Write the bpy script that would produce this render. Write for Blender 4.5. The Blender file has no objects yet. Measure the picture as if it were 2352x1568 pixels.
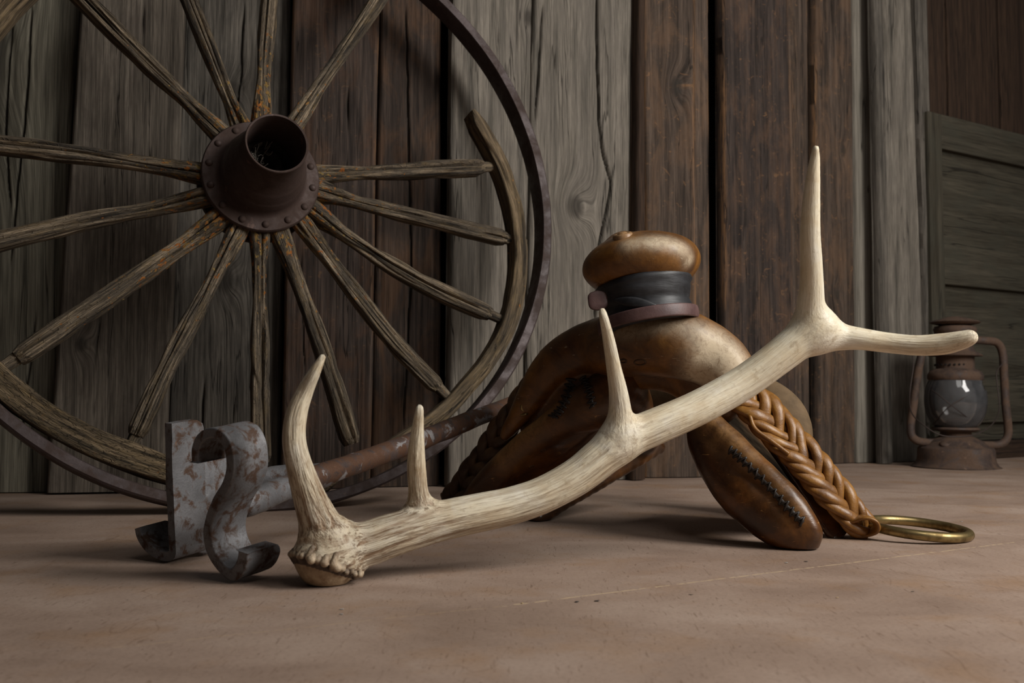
import bpy, math, random
import numpy as np
from mathutils import Vector, Matrix
from mathutils.bvhtree import BVHTree

# ------------------------------------------------------------------ camera, world, light, exposure
SC = bpy.context.scene
COL = SC.collection
F = 35.0 / 36.0 * 2352
CAMH = 0.18
PITCH = math.radians(3.0)
cam = bpy.data.cameras.new('camera')
cam.lens = 35; cam.sensor_width = 36; cam.clip_start = 0.02; cam.clip_end = 50
cam.dof.use_dof = True; cam.dof.focus_distance = 1.22; cam.dof.aperture_fstop = 10.0
camo = bpy.data.objects.new('camera', cam); COL.objects.link(camo)
camo.location = (0, 0, CAMH); camo.rotation_euler = (math.radians(90) + PITCH, 0, 0)
SC.camera = camo
w = bpy.data.worlds.new('world'); SC.world = w; w.use_nodes = True
w.node_tree.nodes['Background'].inputs[0].default_value = (0.85, 0.90, 1.0, 1)
w.node_tree.nodes['Background'].inputs[1].default_value = 0.016

def area(name, loc, target, sx, sy, power, col):
    l = bpy.data.lights.new(name, 'AREA'); l.shape = 'RECTANGLE'; l.size = sx; l.size_y = sy
    l.energy = power; l.color = col
    o = bpy.data.objects.new(name, l); COL.objects.link(o); o.location = loc
    d = Vector(target) - Vector(loc); o.rotation_euler = d.to_track_quat('-Z', 'Y').to_euler()
    return o
area('daylight_from_open_doorway', (1.70, 0.42, 1.30), (0.20, 1.35, 0.2), 0.8, 1.1, 46, (1.0, 0.965, 0.92))
area('added_fill_from_above', (0.75, -0.1, 2.5), (0.0, 1.5, 0.3), 1.0, 0.9, 9.0, (1.0, 0.97, 0.93))  # added fill light from above, its source is unseen
SC.view_settings.view_transform = 'Standard'; SC.view_settings.look = 'None'
SC.view_settings.gamma = 1; SC.view_settings.use_curve_mapping = False
SC.view_settings.exposure = 0.12

# ------------------------------------------------------------------ measuring: a photograph pixel at depth Y, or on a plane, as a point in the room
CP, SP = math.cos(PITCH), math.sin(PITCH)
def ray(px, py):
    a = (px - 1176) / F; b = -(py - 784) / F
    return np.array([a, CP - b * SP, SP + b * CP])
def P(px, py, Y):
    r = ray(px, py); t = Y / r[1]
    return np.array([0, 0, CAMH]) + r * t
def floor_pt(px, py):
    r = ray(px, py); return np.array([0, 0, CAMH]) + r * (-CAMH / r[2])
def on_plane(px, py, C, n):
    r = ray(px, py); o = np.array([0, 0, CAMH])
    return o + r * (np.dot(C - o, n) / np.dot(r, n))
def hit(tree, px, py):
    r = ray(px, py); h = tree.ray_cast(Vector((0, 0, CAMH)), Vector(r.tolist())); 
    return None if h[0] is None else (np.array(h[0]), np.array(h[1]))
def nrm(v): v = np.asarray(v, float); return v / np.linalg.norm(v)

# ------------------------------------------------------------------ numpy noise
def _h(ix, iy, iz, s):
    x = (ix * 374761393 + iy * 668265263 + iz * 2147483647 + s * 974711).astype(np.int64) & 0xffffffff
    x = ((x ^ (x >> 13)) * 1274126177) & 0xffffffff
    x = ((x ^ (x >> 16)) * 2246822519) & 0xffffffff
    return ((x ^ (x >> 13)) & 0xffffff) / float(0xffffff)
def vn(p, s=0):
    p = np.asarray(p, float); i = np.floor(p).astype(np.int64); f = p - i; f = f * f * (3 - 2 * f)
    r = 0
    for dx in (0, 1):
        for dy in (0, 1):
            for dz in (0, 1):
                wt = (f[..., 0] if dx else 1 - f[..., 0]) * (f[..., 1] if dy else 1 - f[..., 1]) * (f[..., 2] if dz else 1 - f[..., 2])
                r = r + wt * _h(i[..., 0] + dx, i[..., 1] + dy, i[..., 2] + dz, s)
    return r * 2 - 1
def fbm(p, s=0, o=3):
    r = 0; a = 1.0; t = 0
    for k in range(o):
        r = r + a * vn(np.asarray(p) * 2 ** k + 17.3 * k, s + k); t += a; a *= .5
    return r / t
def cr(pts, n):
    p = np.asarray(pts, float); m = len(p)
    q = np.vstack([2 * p[0] - p[1], p, 2 * p[-1] - p[-2]])
    t = np.linspace(0, m - 1 - 1e-9, n); i = t.astype(int); f = (t - i)[:, None]
    a, b, c, d = q[i], q[i + 1], q[i + 2], q[i + 3]
    return .5 * (2 * b + (c - a) * f + (2 * a - 5 * b + 4 * c - d) * f ** 2 + (3 * b - a - 3 * c + d) * f ** 3)

# ------------------------------------------------------------------ mesh and naming helpers
def mesh(name, V, Fc, mat, parent=None, smooth=True, gc=None, wear=None, normals=None, bevel=0, sharp=None, extra=None):
    me = bpy.data.meshes.new(name)
    V = np.asarray(V, float)
    root = None
    me.from_pydata(V.tolist(), [], [tuple(int(i) for i in f) for f in Fc])
    me.update()
    me.materials.append(mat)
    me.polygons.foreach_set('use_smooth', [smooth] * len(me.polygons))
    if gc is not None:
        a = me.attributes.new('gc', 'FLOAT_VECTOR', 'POINT'); a.data.foreach_set('vector', np.asarray(gc, np.float32).ravel())
    if wear is not None:
        a = me.attributes.new('wear', 'FLOAT', 'POINT'); a.data.foreach_set('value', np.asarray(wear, np.float32).ravel())
    for k_, v_ in (extra or {}).items():
        a = me.attributes.new(k_, 'FLOAT', 'POINT'); a.data.foreach_set('value', np.asarray(v_, np.float32).ravel())
    if normals is not None:
        me.normals_split_custom_set_from_vertices(np.asarray(normals, float).tolist())
    o = bpy.data.objects.new(name, me); COL.objects.link(o)
    if parent is not None:
        o.parent = parent
        o.matrix_parent_inverse = parent.matrix_basis.inverted()
    if sharp is not None:
        me.set_sharp_from_angle(angle=math.radians(sharp))
    if bevel:
        m = o.modifiers.new('bevel', 'BEVEL'); m.width = bevel; m.segments = 3; m.limit_method = 'ANGLE'; m.angle_limit = math.radians(40)
    return o
def tag(o, label=None, cat=None, group=None, kind=None):
    if label: o['label'] = label
    if cat: o['category'] = cat
    if group: o['group'] = group
    if kind: o['kind'] = kind
    return o
def empty(name, loc):
    o = bpy.data.objects.new(name, None); COL.objects.link(o); o.location = Vector([float(c) for c in loc])
    o.empty_display_size = .05
    return o
class MB:
    def __init__(s): s.V = []; s.F = []; s.G = []; s.W = []; s.n = 0
    def add(s, V, Fc, gc=None, wear=None):
        V = np.asarray(V, float); s.V.append(V); s.F += [tuple(i + s.n for i in f) for f in Fc]
        s.G.append(np.asarray(gc, float) if gc is not None else V.copy()); s.W.append(np.zeros(len(V)) if wear is None else np.asarray(wear, float)); s.n += len(V)
        return s
    def build(s, name, mat, parent=None, **k):
        return mesh(name, np.vstack(s.V), s.F, mat, parent, gc=np.vstack(s.G), wear=np.concatenate(s.W), **k)

def frames(p, ref):
    T = np.gradient(p, axis=0); T /= np.linalg.norm(T, axis=1)[:, None]
    if ref is not None:
        ref = nrm(ref); A = np.tile(ref, (len(p), 1)); A = A - (A * T).sum(1)[:, None] * T
        A /= np.maximum(np.linalg.norm(A, axis=1)[:, None], 1e-9)
    else:
        a = np.cross(T[0], [0.3, 0.5, .81]); a /= np.linalg.norm(a); A = [a]
        for i in range(1, len(p)):
            a = A[-1] - np.dot(A[-1], T[i]) * T[i]; A.append(a / np.linalg.norm(a))
        A = np.array(A)
    return T, A, np.cross(T, A)
def tube(p, r, seg=16, ref=None, r2=None, power=2.0, noise=None, cap=True, closed=False, along0=0.0, twist=None):
    """sweep a (super)ellipse: r across ref, r2 along ref"""
    p = np.asarray(p, float); N = len(p)
    r = np.broadcast_to(np.asarray(r, float), (N,)); r2 = r if r2 is None else np.broadcast_to(np.asarray(r2, float), (N,))
    if closed:
        T = np.roll(p, -1, 0) - np.roll(p, 1, 0); T /= np.linalg.norm(T, axis=1)[:, None]
        if ref is None: ref = (0, 0, 1)
        A = np.tile(nrm(ref), (N, 1)); A = A - (A * T).sum(1)[:, None] * T; A /= np.linalg.norm(A, axis=1)[:, None]; B = np.cross(T, A)
    else:
        T, A, B = frames(p, ref)
    th = np.linspace(0, 2 * np.pi, seg, endpoint=False)
    c, s = np.cos(th), np.sin(th)
    c = np.sign(c) * np.abs(c) ** (2 / power); s = np.sign(s) * np.abs(s) ** (2 / power)
    L = np.concatenate([[0], np.cumsum(np.linalg.norm(np.diff(p, axis=0), axis=1))]) + along0
    G = np.stack([np.tile(L[:, None], (1, seg)), r[:, None] * c, r2[:, None] * s], -1)
    k = np.ones((N, seg))
    if noise is not None: k = noise(G)
    if twist is not None:
        cs, sn = np.cos(twist)[:, None], np.sin(twist)[:, None]
        cc, ss = (r[:, None] * c * cs - r2[:, None] * s * sn), (r[:, None] * c * sn + r2[:, None] * s * cs)
    else: cc, ss = r[:, None] * c, r2[:, None] * s
    V = p[:, None, :] + (cc * k)[..., None] * B[:, None, :] + (ss * k)[..., None] * A[:, None, :]
    Fc = []
    for i in range(N if closed else N - 1):
        j = (i + 1) % N
        for q in range(seg):
            q2 = (q + 1) % seg
            Fc.append((i * seg + q, i * seg + q2, j * seg + q2, j * seg + q))
    V = V.reshape(-1, 3); G = G.reshape(-1, 3)
    if cap and not closed:
        Fc.append(tuple(range(seg))[::-1]); Fc.append(tuple(range((N - 1) * seg, N * seg)))
    return V, Fc, G
def lathe(prof, C, axis, seg=48, close=False):
    """prof: (radius, height along axis) list"""
    axis = nrm(axis); a = np.cross(axis, [0, 1, 0] if abs(axis[1]) < .9 else [1, 0, 0]); a = nrm(a); b = np.cross(axis, a)
    prof = np.asarray(prof, float); N = len(prof)
    th = np.linspace(0, 2 * np.pi, seg, endpoint=False)
    V = C + prof[:, 1][:, None, None] * axis + prof[:, 0][:, None, None] * (np.cos(th)[:, None] * a + np.sin(th)[:, None] * b)[None]
    Fc = []
    for i in range(N if close else N - 1):
        j = (i + 1) % N
        for q in range(seg):
            q2 = (q + 1) % seg
            Fc.append((i * seg + q, i * seg + q2, j * seg + q2, j * seg + q))
    return V.reshape(-1, 3), Fc
def box(C, ax, half):
    C = np.asarray(C, float); V = []
    for i in (-1, 1):
        for j in (-1, 1):
            for k in (-1, 1): V.append(C + i * half[0] * ax[0] + j * half[1] * ax[1] + k * half[2] * ax[2])
    return np.array(V), [(0, 1, 3, 2), (4, 6, 7, 5), (0, 4, 5, 1), (2, 3, 7, 6), (0, 2, 6, 4), (1, 5, 7, 3)]
def ball(C, r, ax=None, seg=12, rings=8):
    ax = np.eye(3) if ax is None else np.asarray(ax); r = np.broadcast_to(np.asarray(r, float), (3,))
    V = [[0, 0, 1]]
    for i in range(1, rings):
        a = math.pi * i / rings
        for j in range(seg): V.append([math.sin(a) * math.cos(2 * math.pi * j / seg), math.sin(a) * math.sin(2 * math.pi * j / seg), math.cos(a)])
    V.append([0, 0, -1]); V = np.array(V) * r @ ax + C
    Fc = [(0, 1 + j, 1 + (j + 1) % seg) for j in range(seg)]
    for i in range(rings - 2):
        for j in range(seg): Fc.append((1 + i * seg + j, 1 + (i + 1) * seg + j, 1 + (i + 1) * seg + (j + 1) % seg, 1 + i * seg + (j + 1) % seg))
    n = len(V) - 1; Fc += [(n, 1 + (rings - 2) * seg + (j + 1) % seg, 1 + (rings - 2) * seg + j) for j in range(seg)]
    return V, Fc

# ------------------------------------------------------------------ implicit surfaces (smoothly blended limbs), meshed with surface nets
def smin(a, b, k):
    if k <= 0: return np.minimum(a, b)
    h = np.clip(.5 + .5 * (b - a) / k, 0, 1); return b * (1 - h) + a * h - k * h * (1 - h)
class Field:
    def __init__(s, lo, hi, h):
        s.lo = np.array(lo, float); s.h = h; s.n = np.ceil((np.array(hi) - lo) / h).astype(int) + 1
        s.F = np.full(s.n, .05, np.float32)
    def new(s): g = Field.__new__(Field); g.lo = s.lo; g.h = s.h; g.n = s.n; g.F = np.full(s.n, .05, np.float32); return g
    def sub(s, a, b, m):
        i0 = np.clip(np.floor((a - m - s.lo) / s.h).astype(int), 0, s.n); i1 = np.clip(np.ceil((b + m - s.lo) / s.h).astype(int) + 1, 0, s.n)
        if (i1 <= i0).any(): return None, None
        sl = tuple(slice(i0[k], i1[k]) for k in range(3))
        g = np.stack(np.meshgrid(*[s.lo[k] + s.h * np.arange(i0[k], i1[k]) for k in range(3)], indexing='ij'), -1)
        return sl, g
    def cone(s, a, b, ra, rb, k=0.0, M=None, sub=False, m=.02):
        a = np.array(a, float); b = np.array(b, float); R = max(ra, rb)
        sc = 1.0
        if M is not None:
            Mi = np.linalg.inv(M); ext = R * np.linalg.norm(Mi, axis=1).max(); sc = 1.0 / np.linalg.norm(M, 2)
        else: ext = R
        sl, g = s.sub(np.minimum(a, b) - ext, np.maximum(a, b) + ext, m)
        if sl is None: return
        q = g - a; d = b - a
        if M is not None: q = q @ M.T; d = M @ d
        t = np.clip((q @ d) / max(np.dot(d, d), 1e-12), 0, 1)
        D = (np.linalg.norm(q - t[..., None] * d, axis=-1) - (ra + (rb - ra) * t)) * sc
        s.F[sl] = -smin(-s.F[sl], D, k) if sub else smin(s.F[sl], D, k)
    def chain(s, pts, k=0.004, M=None, n=None, sub=False, m=.02):
        pts = np.asarray(pts, float)
        if n: pts = cr(pts, n)
        for i in range(len(pts) - 1): s.cone(pts[i, :3], pts[i + 1, :3], pts[i, 3], pts[i + 1, 3], k, M, sub, m)
    def rbox(s, C, ax, half, rd, k=0.0, sub=False, m=.02):
        C = np.array(C, float); ax = np.array(ax); half = np.array(half)
        e = np.abs(ax.T) @ half; sl, g = s.sub(C - e, C + e, m)
        q = np.abs((g - C) @ ax.T) - (half - rd)
        D = np.linalg.norm(np.maximum(q, 0), axis=-1) + np.minimum(q.max(-1), 0) - rd
        s.F[sl] = -smin(-s.F[sl], D, k) if sub else smin(s.F[sl], D, k)
    def merge(s, o, k): s.F = smin(s.F, o.F, k)
    def cutfloor(s, z=.001):
        zz = s.lo[2] + s.h * np.arange(s.n[2]); s.F = np.maximum(s.F, (z - zz)[None, None, :].astype(np.float32))
    def displace(s, fn):
        idx = np.argwhere(np.abs(s.F) < .012); p = s.lo + idx * s.h
        s.F[tuple(idx.T)] += fn(p)
    def mesh(s):
        Fv = s.F; ins = Fv < 0; n = s.n
        acc = np.zeros((n[0] - 1, n[1] - 1, n[2] - 1, 3), np.float32); cnt = np.zeros((n[0] - 1, n[1] - 1, n[2] - 1), np.float32)
        cor = [(i, j, k) for i in (0, 1) for j in (0, 1) for k in (0, 1)]
        def v(c): return Fv[c[0]:n[0] - 1 + c[0], c[1]:n[1] - 1 + c[1], c[2]:n[2] - 1 + c[2]]
        for a in cor:
            for ax in range(3):
                if a[ax]: continue
                b = list(a); b[ax] = 1
                fa, fb = v(a), v(b); mk = (fa < 0) != (fb < 0)
                t = np.where(mk, fa / np.where(mk, fa - fb, 1), 0)
                for d in range(3): acc[..., d] += mk * (a[d] + (t if d == ax else 0))
                cnt += mk
        act = cnt > 0; ids = -np.ones(act.shape, np.int64); ids[act] = np.arange(act.sum())
        ijk = np.argwhere(act); V = s.lo + s.h * (ijk + acc[act] / cnt[act][:, None])
        Fc = []
        for ax in range(3):
            o1, o2 = [(1, 2), (2, 0), (0, 1)][ax]
            A = Fv[tuple(slice(0, -1) if d == ax else slice(1, -1) for d in range(3))]; B = Fv[tuple(slice(1, None) if d == ax else slice(1, -1) for d in range(3))]
            sa, sb = A < 0, B < 0; e = np.argwhere(sa != sb); fl = sa[tuple(e.T)]
            off = np.array([0 if d == ax else 1 for d in range(3)]); e = e + off
            def cid(x, y): q = e.copy(); q[:, o1] -= x; q[:, o2] -= y; return ids[tuple(q.T)]
            Q = np.stack([cid(1, 1), cid(0, 1), cid(0, 0), cid(1, 0)], -1)
            Q[~fl] = Q[~fl][:, ::-1]; Fc.append(Q)
        Fc = np.vstack(Fc); Fc = Fc[(Fc >= 0).all(1)]
        g = (V - s.lo) / s.h; i = np.clip(np.floor(g).astype(int), 1, n - 3); f = g - i
        def G(ix):
            return np.stack([Fv[tuple((ix + np.eye(3, dtype=int)[d]).T)] - Fv[tuple((ix - np.eye(3, dtype=int)[d]).T)] for d in range(3)], -1)
        N = 0
        for c in cor:
            wt = np.prod([f[:, d] if c[d] else 1 - f[:, d] for d in range(3)], axis=0); N = N + wt[:, None] * G(i + np.array(c))
        N = N / np.maximum(np.linalg.norm(N, axis=1)[:, None], 1e-9)
        return V, Fc, N

# ------------------------------------------------------------------ node helpers and materials
class NT:
    def __init__(s, name, **pr):
        s.m = bpy.data.materials.new(name); s.m.use_nodes = True; s.t = s.m.node_tree; s.b = s.t.nodes['Principled BSDF']
        for k, v in pr.items(): s.b.inputs[k.replace('_', ' ')].default_value = v
    def n(s, ty, **k):
        x = s.t.nodes.new(ty)
        for a, b in k.items(): setattr(x, a, b)
        return x
    def l(s, a, b): s.t.links.new(a, b)
    def attr(s, name, out='Vector'): a = s.n('ShaderNodeAttribute', attribute_name=name); return a.outputs[out]
    def obj(s): return s.n('ShaderNodeTexCoord').outputs['Object']
    def mapv(s, v, scale, loc=(0, 0, 0)):
        m = s.n('ShaderNodeMapping'); m.inputs['Scale'].default_value = scale; m.inputs['Location'].default_value = loc; s.l(v, m.inputs['Vector']); return m.outputs[0]
    def noise(s, v, scale=1, detail=4, rough=.6, dist=0):
        x = s.n('ShaderNodeTexNoise'); x.inputs['Scale'].default_value = scale; x.inputs['Detail'].default_value = detail; x.inputs['Roughness'].default_value = rough; x.inputs['Distortion'].default_value = dist
        s.l(v, x.inputs['Vector']); return x.outputs['Fac']
    def vor(s, v, scale=1, feature='F1'):
        x = s.n('ShaderNodeTexVoronoi', feature=feature); x.inputs['Scale'].default_value = scale; s.l(v, x.inputs['Vector']); return x.outputs['Distance']
    def ramp(s, f, stops):
        x = s.n('ShaderNodeValToRGB'); e = x.color_ramp.elements
        while len(e) < len(stops): e.new(.5)
        for i, (p, c) in enumerate(stops):
            e[i].position = p; e[i].color = (c, c, c, 1) if isinstance(c, (int, float)) else (*c, 1)
        s.l(f, x.inputs[0]); return x.outputs[0]
    def mix(s, f, a, b, mode='MIX'):
        x = s.n('ShaderNodeMix', data_type='RGBA', blend_type=mode)
        for sock, v in ((x.inputs[0], f), (x.inputs[6], a), (x.inputs[7], b)):
            if hasattr(v, 'is_output'): s.l(v, sock)
            elif isinstance(v, tuple): sock.default_value = (*v, 1)
            else: sock.default_value = v
        return x.outputs[2]
    def math(s, op, a, b=0.0, c=None):
        x = s.n('ShaderNodeMath', operation=op)
        for sock, v in zip(x.inputs, (a, b) if c is None else (a, b, c)):
            if hasattr(v, 'is_output'): s.l(v, sock)
            else: sock.default_value = v
        return x.outputs[0]
    def bump(s, h, strength, dist, prev=None):
        x = s.n('ShaderNodeBump'); x.inputs['Strength'].default_value = strength; x.inputs['Distance'].default_value = dist; s.l(h, x.inputs['Height'])
        if prev is not None: s.l(prev, x.inputs['Normal'])
        return x.outputs[0]
    def out(s, col=None, nor=None, rough=None):
        if col is not None: s.l(col, s.b.inputs['Base Color'])
        if nor is not None: s.l(nor, s.b.inputs['Normal'])
        if rough is not None: s.l(rough, s.b.inputs['Roughness'])
        return s.m

def wood(name, lo, mid, hi, patch=None, patch_amt=.5, grain=110, along=3.0, fine=520, lichen=0.0, knotc=(.03, .025, .02), bump=.0016, seed=0, cross=0.0, scuff=0.0):
    t = NT(name, Roughness=.85, Specular_IOR_Level=.25)
    gc = t.attr('gc'); wear = t.attr('wear', 'Fac')
    g = t.noise(t.mapv(gc, (along, grain, grain * .8), (seed, seed * 2.3, 0)), 1, 5, .62, .35)
    fi = t.noise(t.mapv(gc, (along * 5, fine, fine), (seed, 3, 1)), 1, 3, .6)
    c = t.ramp(g, [(.36, lo), (.5, mid), (.64, hi)] if lichen else [(.28, lo), (.5, mid), (.74, hi)])
    f2 = t.noise(t.mapv(gc, (along * 9, fine * 2.2, fine * 2.2), (seed, 6, 3)), 1, 3, .65)
    c = t.mix(.62, c, t.ramp(fi, [(.32, .28), (.6, 1.12)]), 'MULTIPLY')
    c = t.mix(.5, c, t.ramp(f2, [(.35, .45), (.6, 1.15)]), 'MULTIPLY')
    if patch is not None:
        pn = t.noise(t.mapv(gc, (7, 18, 18), (seed * 3, 1, 4)), 1, 6, .68, .6)
        c = t.mix(t.math('MULTIPLY', t.ramp(pn, [(.47, 0), (.62, 1)]), patch_amt), c, patch)
    if scuff:
        ed = t.attr('edge', 'Fac'); sn = t.noise(t.mapv(gc, (14, 260, 200), (seed, 4, 4)), 1, 5, .7, .8)
        s2 = t.noise(t.mapv(gc, (60, 45, 45), (seed, 6, 1)), 1, 5, .75, 1.2)
        sm = t.math('MAXIMUM', t.math('MULTIPLY', ed, t.ramp(sn, [(.42, 0), (.55, 1)])), t.math('MULTIPLY', t.ramp(s2, [(.60, 0), (.67, 1)]), .6))
        c = t.mix(t.math('MULTIPLY', sm, scuff), c, (.26, .135, .06))
    # narrow drying cracks along the grain
    cn = t.noise(t.mapv(gc, (along * .7, grain * .55, grain * .5), (seed * 5, 7, 2)), 1, 3, .5, .2)
    ck = t.ramp(t.math('ABSOLUTE', t.math('SUBTRACT', cn, .5)), [(.0, 0.0), (.012, 1.0)])
    msk = t.ramp(t.noise(t.mapv(gc, (2.2, 12, 12), (seed, 9, 9)), 1, 2), [(.48, 1.0), (.6, 0.0)])
    ck = t.math('MAXIMUM', ck, msk)
    c = t.mix(ck, t.mix(.8, c, (.01, .008, .006)), c)
    h = t.math('ADD', t.math('MULTIPLY', g, .8), t.math('ADD', t.math('MULTIPLY', t.math('ADD', fi, t.math('MULTIPLY', f2, .5)), .4), ck))
    if cross:
        cv = t.vor(t.mapv(gc, (60, 420, 420), (seed, 2, 2)), 1, 'DISTANCE_TO_EDGE')
        ce = t.ramp(cv, [(.0, 0.0), (.07, 1.0)])
        cm = t.math('MULTIPLY', t.math('SUBTRACT', 1.0, ce), cross)
        c = t.mix(cm, c, (.02, .015, .01)); h = t.math('SUBTRACT', h, t.math('MULTIPLY', cm, 1.0))
    if lichen:
        ln = t.noise(t.mapv(gc, (95, 160, 160), (seed, 5, 5)), 1, 4, .6)
        th = t.math('SUBTRACT', .735, t.math('MULTIPLY', wear, .145))
        lm = t.math('MULTIPLY', t.math('GREATER_THAN', ln, th), lichen)
        ln2 = t.noise(t.mapv(gc, (40, 90, 90), (seed, 8, 5)), 1, 3)
        c = t.mix(lm, c, t.ramp(ln2, [(.4, (.36, .115, .022)), (.6, (.27, .185, .06))]))
        yn = t.noise(t.mapv(gc, (24, 120, 120), (seed, 1, 8)), 1, 5, .7)
        c = t.mix(t.math('MULTIPLY', t.ramp(yn, [(.5, 0), (.68, 1)]), .45), c, (.20, .135, .06))
        h = t.math('ADD', h, t.math('MULTIPLY', lm, .5))
    else:
        c = t.mix(wear, c, knotc)
    return t.out(c, t.bump(h, 1.0, bump))

G1 = dict(lo=(.055, .050, .036), mid=(.19, .172, .130), hi=(.29, .265, .20))
M = {}
M['b_green'] = wood('weathered green-grey barn wood', **G1, seed=1.3, grain=60, along=2)
M['b_taupe'] = wood('weathered taupe barn wood', (.06, .05, .039), (.170, .142, .112), (.25, .21, .168), patch=(.07, .055, .044), patch_amt=.5, seed=2.1)
M['b_slate'] = wood('weathered slate-grey barn wood', (.042, .037, .030), (.130, .114, .094), (.205, .18, .15), seed=3.7, patch=(.05, .045, .04), patch_amt=.4)
M['b_dark'] = wood('dark brown barn wood', (.018, .013, .011), (.058, .042, .034), (.12, .085, .066), patch=(.14, .062, .028), patch_amt=.28, seed=4.2, grain=110, scuff=.4)
M['b_dark2'] = wood('dark umber barn wood', (.014, .010, .008), (.050, .035, .027), (.10, .07, .052), patch=(.16, .075, .032), patch_amt=.30, seed=8.2, grain=110)
M['b_grey'] = wood('pale grey barn wood', (.075, .068, .055), (.188, .164, .134), (.265, .235, .195), seed=5.9, grain=70, patch=(.12, .105, .09), patch_amt=.4)
M['b_brown'] = wood('scuffed brown barn wood', (.021, .015, .011), (.078, .055, .041), (.135, .097, .073), patch=(.17, .098, .056), patch_amt=.40, seed=6.6, grain=90, scuff=.9)
M['b_char'] = wood('charred brown barn wood', (.014, .010, .008), (.044, .032, .027), (.078, .057, .046), patch=(.15, .082, .046), patch_amt=.34, seed=7.4, grain=90, scuff=.7)
M['b_red'] = wood('red-brown barn wood', (.016, .009, .006), (.045, .026, .016), (.07, .04, .024), seed=9.1)
M['b_pale'] = wood('bleached barn wood', (.14, .125, .10), (.25, .225, .185), (.32, .29, .24), seed=10.3, grain=60, along=1.5)
M['door'] = wood('old painted door wood', (.038, .032, .021), (.066, .057, .040), (.098, .085, .060), seed=11.3, grain=40, along=2, patch=(.05, .048, .035), patch_amt=.6)
M['void'] = NT('dark space behind boards', Base_Color=(.006, .005, .004, 1), Roughness=1).m
M['spoke'] = wood('weathered wheel wood with lichen', (.022, .017, .012), (.150, .116, .080), (.40, .31, .21), seed=12.1, grain=210, along=5, fine=900, lichen=1.0, bump=.0036, cross=.22, patch=(.06, .05, .040), patch_amt=.65)
M['felloe'] = wood('cracked felloe wood', (.03, .022, .013), (.155, .112, .066), (.29, .21, .125), seed=13.1, grain=130, along=8, fine=700, lichen=.9, bump=.004, cross=.0, patch=(.07, .055, .04), patch_amt=.5)
M['felloe_checked'] = wood('cross-checked felloe wood', (.03, .022, .013), (.165, .120, .07), (.31, .225, .135), seed=14.1, grain=170, along=6, fine=700, lichen=.25, bump=.0045, cross=.42, patch=(.05, .038, .028), patch_amt=.6)

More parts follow.
